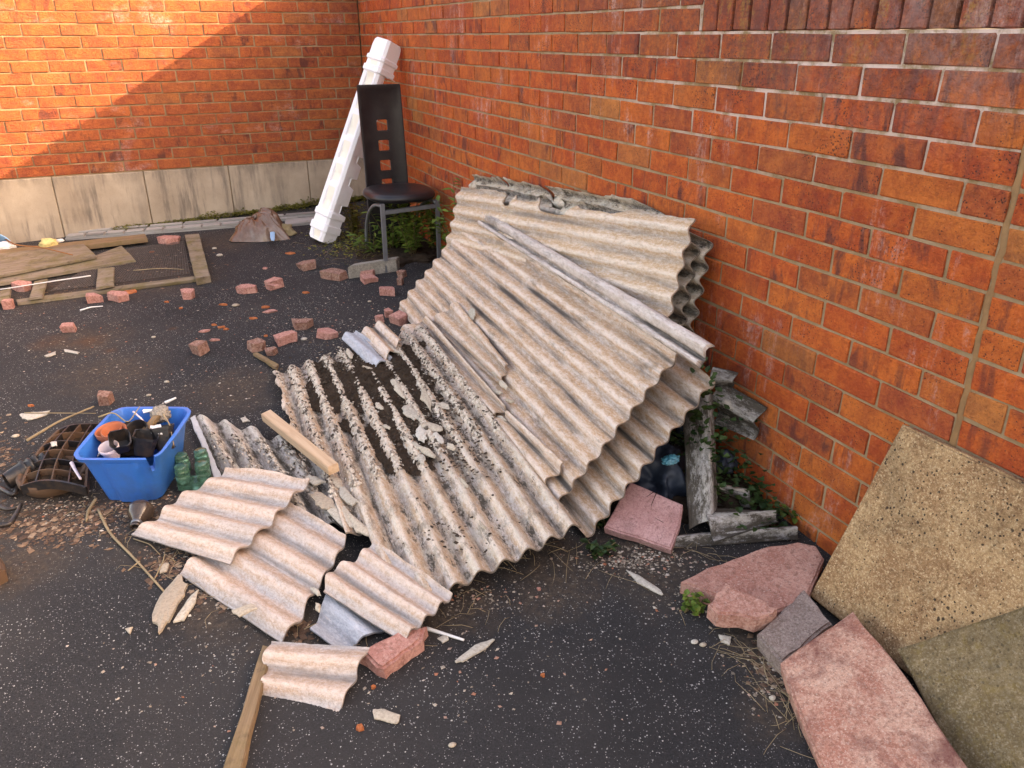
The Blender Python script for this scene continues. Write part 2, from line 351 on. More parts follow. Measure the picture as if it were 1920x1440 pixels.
def m_chip(name, stops):
    t = NT(name); isl = t.n('ShaderNodeNewGeometry').outputs['Random Per Island']; r = t.math('FRACT', t.math('ADD', isl, t.math('MULTIPLY', t.rnd(), 5.3)))
    c = t.ramp(r, stops); o = t.pos()
    c = t.mix(t.mr(t.noise(o, 130, 4, .75), .42, .68, 0, .45), c, (.08, .06, .045))
    return t.done(c, .9, t.bump(t.noise(o, 150, 4, .7), .5, .003))

M = dict(
 asphalt=m_asphalt(), brick=m_brick('brick'), brickb=m_brick('creased_brick', True), mortar=m_mortar(),
 plinth=m_concrete('plinth_concrete', (.30, .225, .16), (.46, .36, .265), (.105, .085, .072)),
 sealant=m_plain('sealant', (.33, .17, .07), .6, .35, .5, (.16, .08, .035)),
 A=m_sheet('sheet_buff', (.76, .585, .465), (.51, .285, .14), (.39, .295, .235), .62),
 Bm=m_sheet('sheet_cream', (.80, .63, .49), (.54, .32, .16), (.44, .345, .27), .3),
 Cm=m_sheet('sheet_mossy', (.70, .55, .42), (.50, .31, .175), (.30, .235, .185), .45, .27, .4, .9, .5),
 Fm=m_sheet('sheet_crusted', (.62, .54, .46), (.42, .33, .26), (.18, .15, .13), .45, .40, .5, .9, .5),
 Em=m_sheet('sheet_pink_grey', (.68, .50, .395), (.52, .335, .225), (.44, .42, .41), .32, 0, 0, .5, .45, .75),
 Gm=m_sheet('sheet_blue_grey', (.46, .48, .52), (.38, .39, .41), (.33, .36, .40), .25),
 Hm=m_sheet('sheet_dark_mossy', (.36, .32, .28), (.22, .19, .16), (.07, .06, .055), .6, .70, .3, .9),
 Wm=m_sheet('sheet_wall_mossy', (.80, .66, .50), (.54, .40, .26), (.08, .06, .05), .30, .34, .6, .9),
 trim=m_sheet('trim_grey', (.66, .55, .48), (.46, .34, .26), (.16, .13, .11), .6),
 pink=m_slab('pink_paver', (.43, .18, .13), (.55, .285, .215), (.66, .47, .40), (.12, .045, .04), 150, .22, .25),
 pinkr=m_slab('pink_slab_worn', (.50, .20, .135), (.66, .37, .265), (.82, .65, .52), (.17, .05, .042), 210, .24, .75),
 pinks=m_slab('pink_slab_smooth', (.42, .20, .18), (.53, .29, .265), (.58, .38, .34), (.13, .06, .055), 240, .16, .35),
 chunkm=m_slab('brick_chunk', (.42, .175, .135), (.55, .27, .215), (.64, .42, .35), (.20, .075, .05), 120, .20, .25),
 chunkd=m_slab('brick_chunk_dull', (.24, .105, .075), (.36, .19, .14), (.48, .38, .30), (.09, .045, .035), 120, .26, .35),
 terra=m_slab('terracotta_shard', (.40, .105, .035), (.50, .16, .06), (.50, .25, .15), (.15, .04, .02), 120, .12, .2),
 tan=m_slab('tan_slab', (.29, .15, .07), (.46, .275, .135), (.70, .49, .28), (.030, .018, .012), 190, .36, .35, .0, .9),
 olive=m_slab('olive_slab', (.19, .125, .06), (.29, .20, .105), (.42, .33, .22), (.03, .022, .012), 190, .36, .3, .35, .5),
 greyb=m_slab('grey_block', (.25, .175, .145), (.36, .27, .23), (.48, .41, .36), (.07, .05, .045), 210, .25, .35),
 kerb=m_slab('kerb_concrete', (.25, .22, .18), (.34, .30, .25), (.5, .46, .4), (.10, .085, .07), 210, .2, .35),
 woodn=m_wood('wood_new', (.45, .285, .17), (.60, .42, .28), (.27, .15, .075)),
 woodo=m_wood('wood_old', (.17, .125, .085), (.29, .225, .16), (.07, .05, .035), .75),
 woodb=m_wood('wood_brown', (.16, .095, .05), (.28, .18, .10), (.07, .042, .024), .4),
 woodg=m_wood('wood_grey', (.26, .235, .21), (.40, .37, .335), (.12, .10, .09), .12),
 poly=m_plain('polystyrene', (.86, .83, .84), .55, .06, .25, (.70, .62, .55), dsc=5, bmp=.3),
 polyy=m_plain('polystyrene_yellowed', (.86, .79, .66), .6, .06, bmp=.3),
 black=m_plain('black_leatherette', (.012, .010, .012), .38, .3, .25, (.05, .04, .035)),
 blackp=m_plain('black_plastic', (.014, .014, .016), .42, .3, .5, (.10, .06, .035), dsc=20),
 steel=m_plain('grey_steel', (.22, .23, .25), .4, .2, .2, (.12, .08, .05), metal=.6),
 blue=m_plain('blue_plastic', (.010, .145, .50), .36, .12, .5, (.045, .075, .13), dsc=9),
 terrap=m_plain('terracotta_plastic', (.42, .115, .05), .6, .2, .3, (.16, .06, .03)),
 white=m_plain('white_plastic', (.72, .70, .67), .5, .1, .35, (.42, .36, .28)),
 pinkp=m_plain('pale_pink_plastic', (.68, .56, .58), .5, .1, .3, (.35, .25, .22)),
 soil=m_plain('soil', (.055, .036, .024), .95, .6, .5, (.012, .008, .006), dsc=60, spec=.1, bmp=1.),
 bag=m_plain('brown_polythene', (.20, .095, .052), .26, .3, .5, (.32, .25, .21), dsc=4, spec=.6, trans=.25, bmp=.02),
 straw=m_plain('straw', (.34, .26, .14), .9, .4, .3, (.14, .10, .05)),
 green=m_plain('green_glass', (.20, .46, .32), .12, .2, .2, (.16, .16, .06), trans=.8, spec=.6, bmp=.02),
 smoke=m_plain('smoked_glass', (.10, .07, .055), .12, .2, .2, (.16, .10, .05), trans=.45, spec=.5),
 foam=m_plain('yellow_foam', (.66, .52, .22), .9, .25, .2, (.4, .3, .12), bmp=.8),
 teal=m_plain('teal_wrapper', (.03, .25, .33), .35, .3, .3, (.5, .6, .6)),
 bluebag=m_plain('blue_black_bag', (.022, .032, .05), .55, .5, .4, (.01, .01, .012), dsc=9),
 palebl=m_plain('pale_blue_plastic', (.30, .52, .72), .45, .1), rust=m_plain('rusty_rod', (.34, .13, .045), .8, .3, .4),
 wire=m_plain('wire', (.12, .10, .085), .6, .3), ochre=m_plain('ochre_pot', (.12, .062, .034), .8, .4, .6, (.06, .035, .02), dsc=9),
 leaf=m_leaf('leaf', (.055, .115, .018), (.19, .26, .045)), leafd=m_leaf('leaf_dark', (.012, .035, .010), (.045, .085, .022)),
 mossm=m_leaf('moss', (.075, .07, .010), (.20, .18, .030)), stem=m_plain('stem', (.12, .09, .035), .8),
 dry=m_plain('dry_stem', (.34, .245, .14), .85, .4), deadleaf=m_chip('dead_leaf', [(0, (.055, .03, .02)), (.5, (.12, .065, .04)), (.85, (.22, .13, .08)), (1, (.34, .24, .16))]),
 flake=m_chip('pale_flake', [(0, (.38, .30, .22)), (.5, (.52, .44, .34)), (.8, (.42, .37, .30)), (1, (.60, .54, .46))]),
 crustm=m_chip('lichen_crust', [(0, (.50, .42, .33)), (.35, (.64, .55, .45)), (.6, (.56, .46, .36)), (.8, (.16, .125, .095)), (1, (.05, .038, .028))]), clod=m_chip('clod', [(0, (.02, .013, .009)), (.6, (.05, .033, .022)), (1, (.09, .06, .04))]),
 palestrip=m_plain('pale_strip', (.50, .50, .50), .8, .3, .4, (.25, .22, .2), dsc=20),
 grit=m_chip('grit', [(0, (.10, .08, .065)), (.4, (.26, .20, .15)), (.7, (.42, .36, .29)), (.85, (.32, .10, .05)), (1, (.60, .54, .46))]),
)

# ------------------------------------------------------------------ ground
n = 60; xs = np.sort(np.concatenate([np.linspace(-40, 12, n), np.linspace(-4, .4, 30)])); ys = np.sort(np.concatenate([np.linspace(-45, 12, n), np.linspace(-7, .4, 40)]))
gx, gy = np.meshgrid(xs, ys, indexing='ij'); lim = lambda a, lo, hi: lo+(hi-lo)*.5*(1+np.tanh(2*(a-(lo+hi)/2)/(hi-lo)))
gzv = .175+.045*np.clip(gx, -6, 2)+.034*np.clip(gy, -10, 2); nx, ny = gx.shape
Vg = np.stack([gx, gy, gzv], -1).reshape(-1, 3); Fg = [(i*ny+j, (i+1)*ny+j, (i+1)*ny+j+1, i*ny+j+1) for i in range(nx-1) for j in range(ny-1)]
tag(link('ground', mesh('ground', Vg, Fg, True), M['asphalt']), kind='structure')

# ------------------------------------------------------------------ brick walls
Z0, CR = 1.4, .075                                              # a bed joint, and the height of a course
def brick_mesh(L, D, H, seed, bev=.0026, jit=.0022):
    r = random.Random(seed); bm = bmesh.new(); bmesh.ops.create_cube(bm, size=1)
    for v in bm.verts: v.co = Vector((v.co.x*L, v.co.y*D, v.co.z*H))
    bmesh.ops.bevel(bm, geom=bm.edges[:], offset=bev, segments=1, affect='EDGES')
    for v in bm.verts: v.co += Vector((r.uniform(-jit, jit), r.uniform(-jit*.7, jit*.7), r.uniform(-jit, jit)))
    return from_bm('brick', bm, False)
cache = {}
def variants(L, D, H, mat):
    k = (round(L, 3), D, H, mat.name)
    if k not in cache:
        cache[k] = [brick_mesh(L, D, H, i*31+int(L*1e4)) for i in range(6)]
        for me in cache[k]: me.materials.append(mat)
    return cache[k]
def joined(name, items, mat, parent):
    V = []; Fc = []
    for me, Mx in items:
        b = len(V); V += [Mx@v.co for v in me.vertices]; Fc += [tuple(b+i for i in p.vertices) for p in me.polygons]
    o = link(name, mesh(name, V, Fc, False), mat, parent); tag(o, kind='stuff'); return o
def seen(c, a, b):
    x, y, d = px(np.array(c)); return (d > .2) & (-60 < x < 1980) & (-60 < y < 1500)
def lay(parent, items, mat, name='brick', most=300):            # items: (length, depth, height, centre, yaw)
    rec = []
    for L, D, H, c, yaw in items:
        me = random.choice(variants(L, D, H, mat))
        Mx = tr(*c)@Matrix.Rotation(yaw+random.uniform(-.006, .006), 4, 'Z')
        x, y, d = px(np.array(c)); vis = d > .2 and -40 < x < 1960 and -30 < y < 1470
        rec.append((L*H/d**2 if vis else 0, me, Mx))
    rec.sort(key=lambda r: -r[0]); parts = [r for r in rec[:most] if r[0] > 0]; rest = rec[len(parts):]
    for _, me, Mx in parts: link(name, me, None, parent, Mx)
    if rest: joined(name+'work', [(a, b) for _, a, b in rest], mat, parent)
def cut(lo, hi, a, b): lo = max(lo, a); hi = min(hi, b); return (lo, hi) if hi-lo > .03 else None
def box_between(name, a, b, mat, parent, sub=0):
    a = np.array(a); b = np.array(b); me = boxmesh(name, *(b-a), 0, 0)
    return link(name, me, mat, parent, tr(*((a[0]+b[0])/2, (a[1]+b[1])/2, a[2])))

# the long wall on the right: plane x = 0
YJ = -5.397; YSTEP = -4.275; ZT = 2.03
rw = empty('brick_wall', (0, -4, 0), 'long weathered orange brick wall on the right with a tan movement joint', 'brick wall')
inv = Matrix.Translation((0, 4, 0))
items = []
def addR(y0, y1, k, z=None, H=.0665):
    c = (.05+random.uniform(-.0015, .0015), (y0+y1)/2+4, (Z0-CR*(k+.5) if z is None else z)+random.uniform(-.001, .001))
    items.append((round(y1-y0, 3), .1, H, c, math.pi/2))
for k in range(-8, 21):
    top = k < 0
    for nn in range(-14, 26):
        y0 = YJ+(.1175 if k % 2 == 0 else .005)+.225*nn+.005-(.225 if k % 2 else 0) + (.225 if k % 2 else 0); y1 = y0+.2165
        for a, b in ((-7.6, YJ-.008), (YJ+.008, -.004)):
            q = cut(y0, y1, a, b)
            if q and top: q = cut(q[0], q[1], YSTEP+.002, -.004)
            if q: addR(q[0], q[1], k)
lay(rw, items, M['brick'])
items = []
for i in range(46):                                             # bricks on edge along the low end
    y1 = YSTEP-.008-.075*i; items.append((.0655, .1, .1025, (.049+random.uniform(-.002, .002), y1-.0327+4, Z0+.0055+.051), math.pi/2))
lay(rw, items, M['brick'], 'coping_brick')
box_between('mortar', (.0045, -7.6, -.25), (.215, .21, Z0+.004), M['mortar'], rw).matrix_local = tr(.11, .305, -.25)
box_between('mortar', (.0045, YSTEP, Z0+.006), (.215, .21, ZT), M['mortar'], rw).matrix_local = tr(.11, (YSTEP+.21)/2+4, Z0+.006)
V = []; Fc = []
for i in range(60):
    z = -.1+1.51*i/59; wv = .0025*math.sin(i*1.9)+.0015*math.sin(i*4.3); hw = .0085+.0012*math.sin(i*2.7)
    V += [(.004, YJ+4-hw+wv, z), (-.0012+.0006*math.sin(i*3.1), YJ+4+wv, z), (.004, YJ+4+hw+wv, z)]
    if i: Fc += [(3*i-3, 3*i-2, 3*i+1, 3*i), (3*i-2, 3*i-1, 3*i+2, 3*i+1)]
link('sealant_joint', mesh('sealant_joint', V, Fc, True), M['sealant'], rw)

# the wall across the back: plane y = 0, on a concrete plinth
bw = empty('brick_wall', (-2, 0, 0), 'orange brick wall across the back, half in sun, standing on a concrete plinth', 'brick wall')
items = []
for k in range(-8, 12):
    for nn in range(-2, 22):
        x1 = .002-.225*nn+(.1125 if k % 2 == 0 else 0)-.005; x0 = x1-.215
        q = cut(x0, x1, -4.3, -.005)
        if q: items.append((round(q[1]-q[0], 3), .1, .0665, ((q[0]+q[1])/2+2, .05+random.uniform(-.003, .003), Z0-CR*(k+.5)+random.uniform(-.001, .001)), 0))
lay(bw, items, M['brickb'])
box_between('mortar', (-4.3, .0105, .5), (-.004, .215, ZT), M['mortar'], bw).matrix_local = tr(-.152, .11, .496)
for i in range(8):
    x1 = -.497-.592*(i-1); x0 = x1-.592; x1 = min(x1, -.004)
    me = boxmesh('concrete_panel', x1-x0-.005, .2, .62, .004, 0, 1)
    link('concrete_panel', me, M['plinth'], bw, tr((x0+x1)/2+2, .096+random.uniform(-.002, .002), -.125))
box_between('plinth_joint', (-4.3, .012, -.1), (-.004, .18, .49), M['mortar'], bw).matrix_local = tr(-.152, .1, -.1)

# ------------------------------------------------------------------ corrugated sheets
def bil(c, S, T):
    c00, c10, c01, c11 = [np.asarray(q, float) for q in c]; S = S[..., None]; T = T[..., None]
    return c00*(1-S)*(1-T)+c10*S*(1-T)+c01*(1-S)*T+c11*S*T
def step_noise(t, s, amp, f):                                   # ragged broken edge
    t = np.asarray(t, float); a = n1(t*f, s, 3)*amp*1.5; b = np.sign(n1(t*f*.45, s+9, 1))*np.abs(n1(t*f*.45, s+9, 1))**.5*amp*.7; return a+b
def sheet(name, c, nc, mat, ns=60, per=10, amp=.0125, th=.006, e=(0, 1, 0, 1), jag=(.002, .002, .002, .002), u0=None, u1=None, v0=None, v1=None,
          crust=0., cf=34., cmask=None, phase=0., seed=0, bend=None, label=None, cat='corrugated sheet', group=None, parent=None, keep=None, plane_off=0.):
    c = [np.asarray(q, float) for q in c]; nt = max(6, int(nc*per))
    L = .5*(np.linalg.norm(c[1]-c[0])+np.linalg.norm(c[3]-c[2])); W = .5*(np.linalg.norm(c[2]-c[0])+np.linalg.norm(c[3]-c[1]))
    s = np.linspace(0, 1, ns); t = np.linspace(0, 1, nt)
    j0, j1 = step_noise(t*W, seed, jag[0]/L, 13), step_noise(t*W, seed+1, jag[1]/L, 13)
    k0, k1 = step_noise(s*L, seed+2, jag[2]/W, 9), step_noise(s*L, seed+3, jag[3]/W, 9)
    a0 = e[0]+(u0(t) if u0 else 0*t); a1 = e[1]+(u1(t) if u1 else 0*t); b0 = e[2]+(v0(s) if v0 else 0*s); b1 = e[3]+(v1(s) if v1 else 0*s)
    ss, tt = np.meshgrid(s, t, indexing='ij')
    T = b0[:, None]+(b1-b0)[:, None]*tt+np.clip(k0, -.012, .012)[:, None]*(1-tt)**32+np.clip(k1, -.012, .012)[:, None]*tt**32
    A0 = np.interp(T, t, a0); A1 = np.interp(T, t, a1)
    S = A0+(A1-A0)*ss+np.interp(T, t, j0)*(1-ss)**24+np.interp(T, t, j1)*ss**24
    N = unit(np.cross(c[1]-c[0], c[2]-c[0])); N = N if N@(CAM-c[0]) > 0 else -N
    base = bil(c, S, T); p_ = 2*math.pi*(T*nc+phase); ph = np.cos(p_); psn = np.sin(p_)
    dst = np.stack([S*L*5+seed*3.1, T*W*5, T*0], -1)
    h = amp*ph+.006*fbm(dst, 3, seed)+plane_off
    if bend: h = h+bend(S, T)
    top = h.copy(); CRU = np.full(S.shape, .4)
    if crust:
        q = np.stack([S*L*cf*.45, T*W*cf, T*0+seed], -1); cn = np.maximum(fbm(q, 3, seed)+.12, 0)
        big = np.clip(fbm(q*.22, 3, seed+5)+.40, 0, 1); cw = cn*big*(.45+.55*ph)*(cmask(S, T) if cmask else 1.); top = top+crust*cw; CRU = np.clip(cw*2.6, 0, 1)
    g = np.stack([S*L*240, T*W*240, T*0], -1)
    top = top+.0007*vnoise(g, seed)
    Vt = base+N*top[..., None]; Vb = base+N*(h-th)[..., None]
    o = Vt.reshape(-1, 3).mean(0); V = np.concatenate([Vt.reshape(-1, 3), Vb.reshape(-1, 3)])-o
    Fc = []; K = ns*nt; ok = np.ones((ns-1, nt-1), bool)
    if keep is not None: ok = keep(.25*(S[1:, 1:]+S[:-1, 1:]+S[1:, :-1]+S[:-1, :-1]), .25*(T[1:, 1:]+T[:-1, 1:]+T[1:, :-1]+T[:-1, :-1]))
    fl = np.cross(Vt[1, 0]-Vt[0, 0], Vt[0, 1]-Vt[0, 0])@N > 0
    def quad(a, b, c_, d): Fc.append((a, b, c_, d) if fl else (d, c_, b, a))
    for i in range(ns-1):
        for j in range(nt-1):
            if not ok[i, j]: continue
            a, b, c_, d = i*nt+j, (i+1)*nt+j, (i+1)*nt+j+1, i*nt+j+1
            quad(a, b, c_, d); quad(d+K, c_+K, b+K, a+K)
            if i == 0 or not ok[i-1, j]: quad(d, d+K, a+K, a)
            if i == ns-2 or not ok[i+1, j]: quad(b, b+K, c_+K, c_)
            if j == 0 or not ok[i, j-1]: quad(a, a+K, b+K, b)
            if j == nt-2 or not ok[i, j+1]: quad(c_, c_+K, d+K, d)
    uvw = np.stack([S*L+seed*1.7, T*W+seed*.9, T*0+seed], -1).reshape(-1, 3)
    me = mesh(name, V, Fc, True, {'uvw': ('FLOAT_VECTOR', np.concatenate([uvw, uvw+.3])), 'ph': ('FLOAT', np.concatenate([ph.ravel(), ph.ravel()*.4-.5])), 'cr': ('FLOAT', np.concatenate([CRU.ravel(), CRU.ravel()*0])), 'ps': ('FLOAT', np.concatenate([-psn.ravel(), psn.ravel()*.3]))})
    bm = bmesh.new(); bm.from_mesh(me); bmesh.ops.delete(bm, geom=[v for v in bm.verts if not v.link_faces], context='VERTS'); bm.to_mesh(me); bm.free()
    me.set_sharp_from_angle(angle=math.radians(50))
    ob = link(name, me, mat, parent); ob.location = o
    if label: tag(ob, label, cat, group)
    ob['_n'] = 0; del ob['_n']
    return ob, (c, N)

def prism(name, pts, th, mat, label=None, cat=None, group=None, up=None, bev=.004, rough=.0, seed=0, parent=None, sub=.05, axis=None, jit=0., seg=2, flare=0.):
    """top outline in world space, extruded down by th"""
    pts = [np.asarray(p, float) for p in pts]; c = sum(pts)/len(pts); N = np.zeros(3)
    for i in range(len(pts)): N += np.cross(pts[i]-c, pts[(i+1) % len(pts)]-c)
    N = unit(N); N = N if N@(CAM-c) > 0 else -N
    if up is not None: N = unit(up)
    ax = axis if axis is not None else pts[1]-pts[0]; Mx = frame_mat(c-N*th, ax, N); I = Mx.inverted()
    loc = [I@Vector(p) for p in pts]
    if sum(loc[i].x*loc[(i+1) % len(loc)].y-loc[(i+1) % len(loc)].x*loc[i].y for i in range(len(loc))) < 0: loc = loc[::-1]
    r = random.Random(seed); outl = []
    for i in range(len(loc)):
        a, b = loc[i], loc[(i+1) % len(loc)]; k = max(1, int((b-a).length/sub)) if sub else 1
        for j in range(k):
            q = a.lerp(b, j/k)
            if j or jit: q = q+Vector((r.uniform(-1, 1), r.uniform(-1, 1), 0))*(rough if j else jit)
            outl.append(q)
    bm = bmesh.new()
    tv = [bm.verts.new((q.x, q.y, th)) for q in outl]; cc = Vector((0, 0, 0))
    bv = [bm.verts.new((q.x*(1-flare)+r.uniform(-1, 1)*rough, q.y*(1-flare)+r.uniform(-1, 1)*rough, 0)) for q in outl]
    ft = bm.faces.new(tv); bm.faces.new(bv[::-1]); nn = len(tv); edges = list(ft.edges)
    mid = None
    for i in range(nn): bm.faces.new((tv[(i+1) % nn], tv[i], bv[i], bv[(i+1) % nn]))
    bmesh.ops.recalc_face_normals(bm, faces=bm.faces[:])
    if bev: bmesh.ops.bevel(bm, geom=edges, offset=bev, segments=seg, affect='EDGES', clamp_overlap=True)
    if rough:
        for v in bm.verts:
            if v.co.z > .002: v.co += Vector((r.uniform(-1, 1), r.uniform(-1, 1), r.uniform(-1, .4)*.6))*rough*.35
    me = from_bm(name, bm, False); me.set_sharp_from_angle(angle=math.radians(35)); me.polygons.foreach_set('use_smooth', [True]*len(me.polygons))
    if parent is None: o = link(name, me, mat, None, Mx)
    else: o = link(name, me, mat, parent, parent.matrix_world.inverted()@Mx if parent.parent else Matrix.Translation(-parent.location)@Mx)
    if label: tag(o, label, cat, group)
    return o
# two mossy sheets standing between the wall and the pile
def ontop(px1, px2, px3, px4): return [px1, px2, px3, px4]
R0 = X(1300, 405, -.105); R1 = X(1252, 600, -.215); L0 = X(862, 352, -.20); dn = (R1-R0)
Bc = [L0+dn*2.1, R0+dn*2.1, L0, R0]
Lb, Rb = X(884, 324, -.045), X(1262, 392, -.045)
def ramp_(s, c0, c1, d, w_=.012): return -d*np.clip((s-c0)/w_, 0, 1)*np.clip((c1-s)/w_, 0, 1)
def wallsheet(lt, rt, cut0, cutw, v1, seed, label):
    d3 = np.array([-.10, -.02, -.62]); Lw = np.linalg.norm(rt-lt)
    return sheet('corrugated_sheet', [lt+d3, rt+d3, lt, rt], 8.5, M['Wm'], ns=420, per=18, amp=.0140, crust=.006, jag=(.012, .006, .004, .010), v1=v1, u1=lambda t: -cutw*np.clip((t-cut0)/(1-cut0), 0, 1), seed=seed, phase=.5, label=label, group='corrugated sheets piled against the wall')
wallsheet(X(886, 322, -.038), X(1342, 394, -.032), .84, .24, lambda s: -.012+ramp_(s, .235, .285, .10, .03)+ramp_(s, .50, .545, .10, .02), 31,
          'mossy corrugated sheet closest to the wall, its broken top rising above the pile')
wallsheet(X(890, 338, -.078), X(1318, 408, -.070), .86, .12, lambda s: -.03+ramp_(s, .47, .56, .07, .02), 37,
          'mossy corrugated sheet second from the wall, showing only its dark wavy end')
sheet('corrugated_sheet', Bc, 9.6, M['Bm'], ns=150, per=12, amp=.0094, seed=3, jag=(.012, .003, .004, .012), e=(0, 1, .25, 1),
      v1=lambda s: ramp_(s, .28, .335, .085, .012)+ramp_(s, .335, .45, .03, .01)+ramp_(s, .45, .62, .085, .03)+ramp_(s, .60, .80, .04, .04),
      u0=lambda t: -.03*(1-t), label='cream corrugated sheet leaning steeply on the wall behind the grey trim', group='corrugated sheets piled against the wall')
# the two big sheets sloping from the ground up to the wall
A2c = [P(790, 640, .02), P(1092, 1002, .04), P(930, 430, .44), P(1337, 707, .455)]
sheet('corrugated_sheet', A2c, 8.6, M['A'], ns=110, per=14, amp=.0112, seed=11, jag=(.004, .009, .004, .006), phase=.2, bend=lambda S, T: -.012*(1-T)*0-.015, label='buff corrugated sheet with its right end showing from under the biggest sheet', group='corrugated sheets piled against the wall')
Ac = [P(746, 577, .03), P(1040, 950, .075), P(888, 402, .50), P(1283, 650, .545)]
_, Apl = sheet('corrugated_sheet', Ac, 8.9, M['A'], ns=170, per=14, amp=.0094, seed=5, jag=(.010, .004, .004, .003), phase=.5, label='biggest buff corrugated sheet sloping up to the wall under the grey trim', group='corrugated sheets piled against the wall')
AN = Apl[1]; A0 = Ac[0]
def onA(x, y, off=.02): return onpl(x, y, A0+AN*off, AN)
# the mossy sheet lying in front
Cc = [P(728, 1240, .035)*0+P(512, 688, .045), None, P(790, 604, .105), P(1086, 986, .105)]
Cc[1] = Cc[0]+(Cc[3]-Cc[2])*1.02
CN = unit(np.cross(Cc[1]-Cc[0], Cc[2]-Cc[0])); CN = CN if CN[2] > 0 else -CN
def onC(x, y, off=.02): return onpl(x, y, Cc[0]+CN*off, CN)
CSH, _ = sheet('corrugated_sheet', Cc, 9.3, M['Cm'], ns=380, per=20, amp=.0135, seed=21, jag=(.010, .005, .016, .012), crust=.011, cf=52, cmask=lambda S, T: np.clip(1.25-1.5*np.clip(S-.40+.9*np.clip(T-.25, 0, 1)*.5, 0, 1)/.45, .06, 1),
      u1=lambda t: np.where(t < .10, -.56, np.where(t < .19, -.22, np.where(t < .27, -.10, 0.)))*1., bend=lambda S, T: -.028*np.clip(1-S/.10, 0, 1)**2+.010*np.sin(S*math.pi),
      label='mossy corrugated sheet lying in front with dark soil in its valleys', group='corrugated sheets piled against the wall')
# soil lying in its valleys
def soilmask(S, T):
    q = np.stack([S*9, T*6, S*0], -1); g = np.exp(-((S-.21)/.19)**2-((T-.52)/.33)**2)*1.45+np.exp(-((S-.40)/.20)**2-((T-.66)/.18)**2)*.8+np.exp(-((S-.58)/.17)**2-((T-.48)/.14)**2)*.8+np.exp(-((S-.22)/.3)**2-((T-.24)/.10)**2)*.35
    return g+.75*fbm(q*1.6, 5, 77)-.10
ns, nt = 460, 190; s = np.linspace(.02, .97, ns); t = np.linspace(.04, .95, nt); S, T = np.meshgrid(s, t, indexing='ij')
mk = soilmask(S, T); hh = -.013+.0196*np.clip(mk, 0, 1.6)+.018*np.maximum(-.1, fbm(np.stack([S*130, T*52, S*0], -1), 4, 5))+.010*np.sin(S*math.pi)-.028*np.clip(1-S/.10, 0, 1)**2
Vs = (bil(Cc, S, T)+CN*hh[..., None]).reshape(-1, 3); ok = mk > .42
Fs = [(i*nt+j, (i+1)*nt+j, (i+1)*nt+j+1, i*nt+j+1) for i in range(ns-1) for j in range(nt-1) if ok[i, j] and ok[i+1, j+1]]
tag(link('soil', mesh('soil', Vs, Fs, True), M['soil']), 'dark crumbly soil lying in the valleys of the mossy front sheet', 'soil', None, 'stuff')

def crust(parent, c, N, nc, phase, amp, cnt, seed, smax=1., slo=.03):
    r = random.Random(seed); V = []; Fc = []; o = np.array(parent.location); c = [np.asarray(q) for q in c]; us = unit(c[1]-c[0]); vs_ = unit(c[2]-c[0])
    for _ in range(cnt):
        S_ = slo+(smax-slo)*r.random()**1.35; k = r.randrange(int(nc)+1); dT = r.gauss(0, .15); T_ = (k-phase+dT)/nc
        if not .015 < T_ < .985: continue
        p = bil(c, np.array([S_]), np.array([T_]))[0]; z = amp*math.cos(2*math.pi*dT)+.010*math.sin(S_*math.pi)-.028*max(0, 1-S_/.10)**2; sl = -amp*math.sin(2*math.pi*dT)*2*math.pi/.074
        v2 = unit(vs_+N*sl*.9+N*r.uniform(-.35, .35)); u2 = unit(us+N*r.uniform(-.3, .3)); p = p+N*(z+r.uniform(.001, .005)); a0 = r.uniform(0, 6.28); w_ = r.uniform(.003, .0095); n_ = r.choice((4, 5, 6)); k0 = len(V); nn_ = np.cross(u2, v2); nn_ = nn_ if nn_@N > 0 else -nn_
        for j in range(n_):
            a = a0+2*math.pi*(j+r.uniform(-.3, .3))/n_; V.append(p+u2*math.cos(a)*w_*r.uniform(.8, 1.7)+v2*math.sin(a)*w_*r.uniform(.6, 1.1)-o)
        V.append(p+nn_*r.uniform(.001, .004)-o); V += [V[k0+j]-nn_*.003 for j in range(n_)]
        for j in range(n_): Fc.append((k0+j, k0+(j+1) % n_, k0+n_)); Fc.append((k0+(j+1) % n_, k0+j, k0+n_+1+j, k0+n_+1+(j+1) % n_))
    ob = link('crust', mesh('crust', V, Fc), M['crustm'], parent); ob['kind'] = 'stuff'
crust(CSH, Cc, CN, 9.3, 0., .0135, 4600, 3, .66)
# the mossy remnant behind the broken pieces
Fq = [P(362, 782, .02), P(470, 985, .03), P(585, 815, .035), P(690, 985, .03)]
FSH, FN_ = sheet('sheet_fragment', Fq, 4.9, M['Fm'], ns=170, per=20, amp=.014, seed=41, jag=(.020, .01, .004, .012), crust=.011, cf=52, phase=.55, u0=lambda t: np.where(t > .55, .10, np.where(t > .3, .02, 0)), label='crusted mossy piece of corrugated sheet lying beside the blue box', cat='sheet fragment', group='broken pieces of corrugated sheet')
crust(FSH, Fq, FN_[1], 4.9, .55, .014, 700, 4, 1., .2)
prism('sheet_fragment', [P(356, 783, .03), P(366, 778, .03), P(414, 890, .045), P(408, 908, .045)], .008, M['palestrip'], 'narrow bluish white strip along the left edge of the crusted mossy piece', 'sheet fragment', 'broken pieces of corrugated sheet', bev=.002, rough=.002, sub=.03, seed=77)
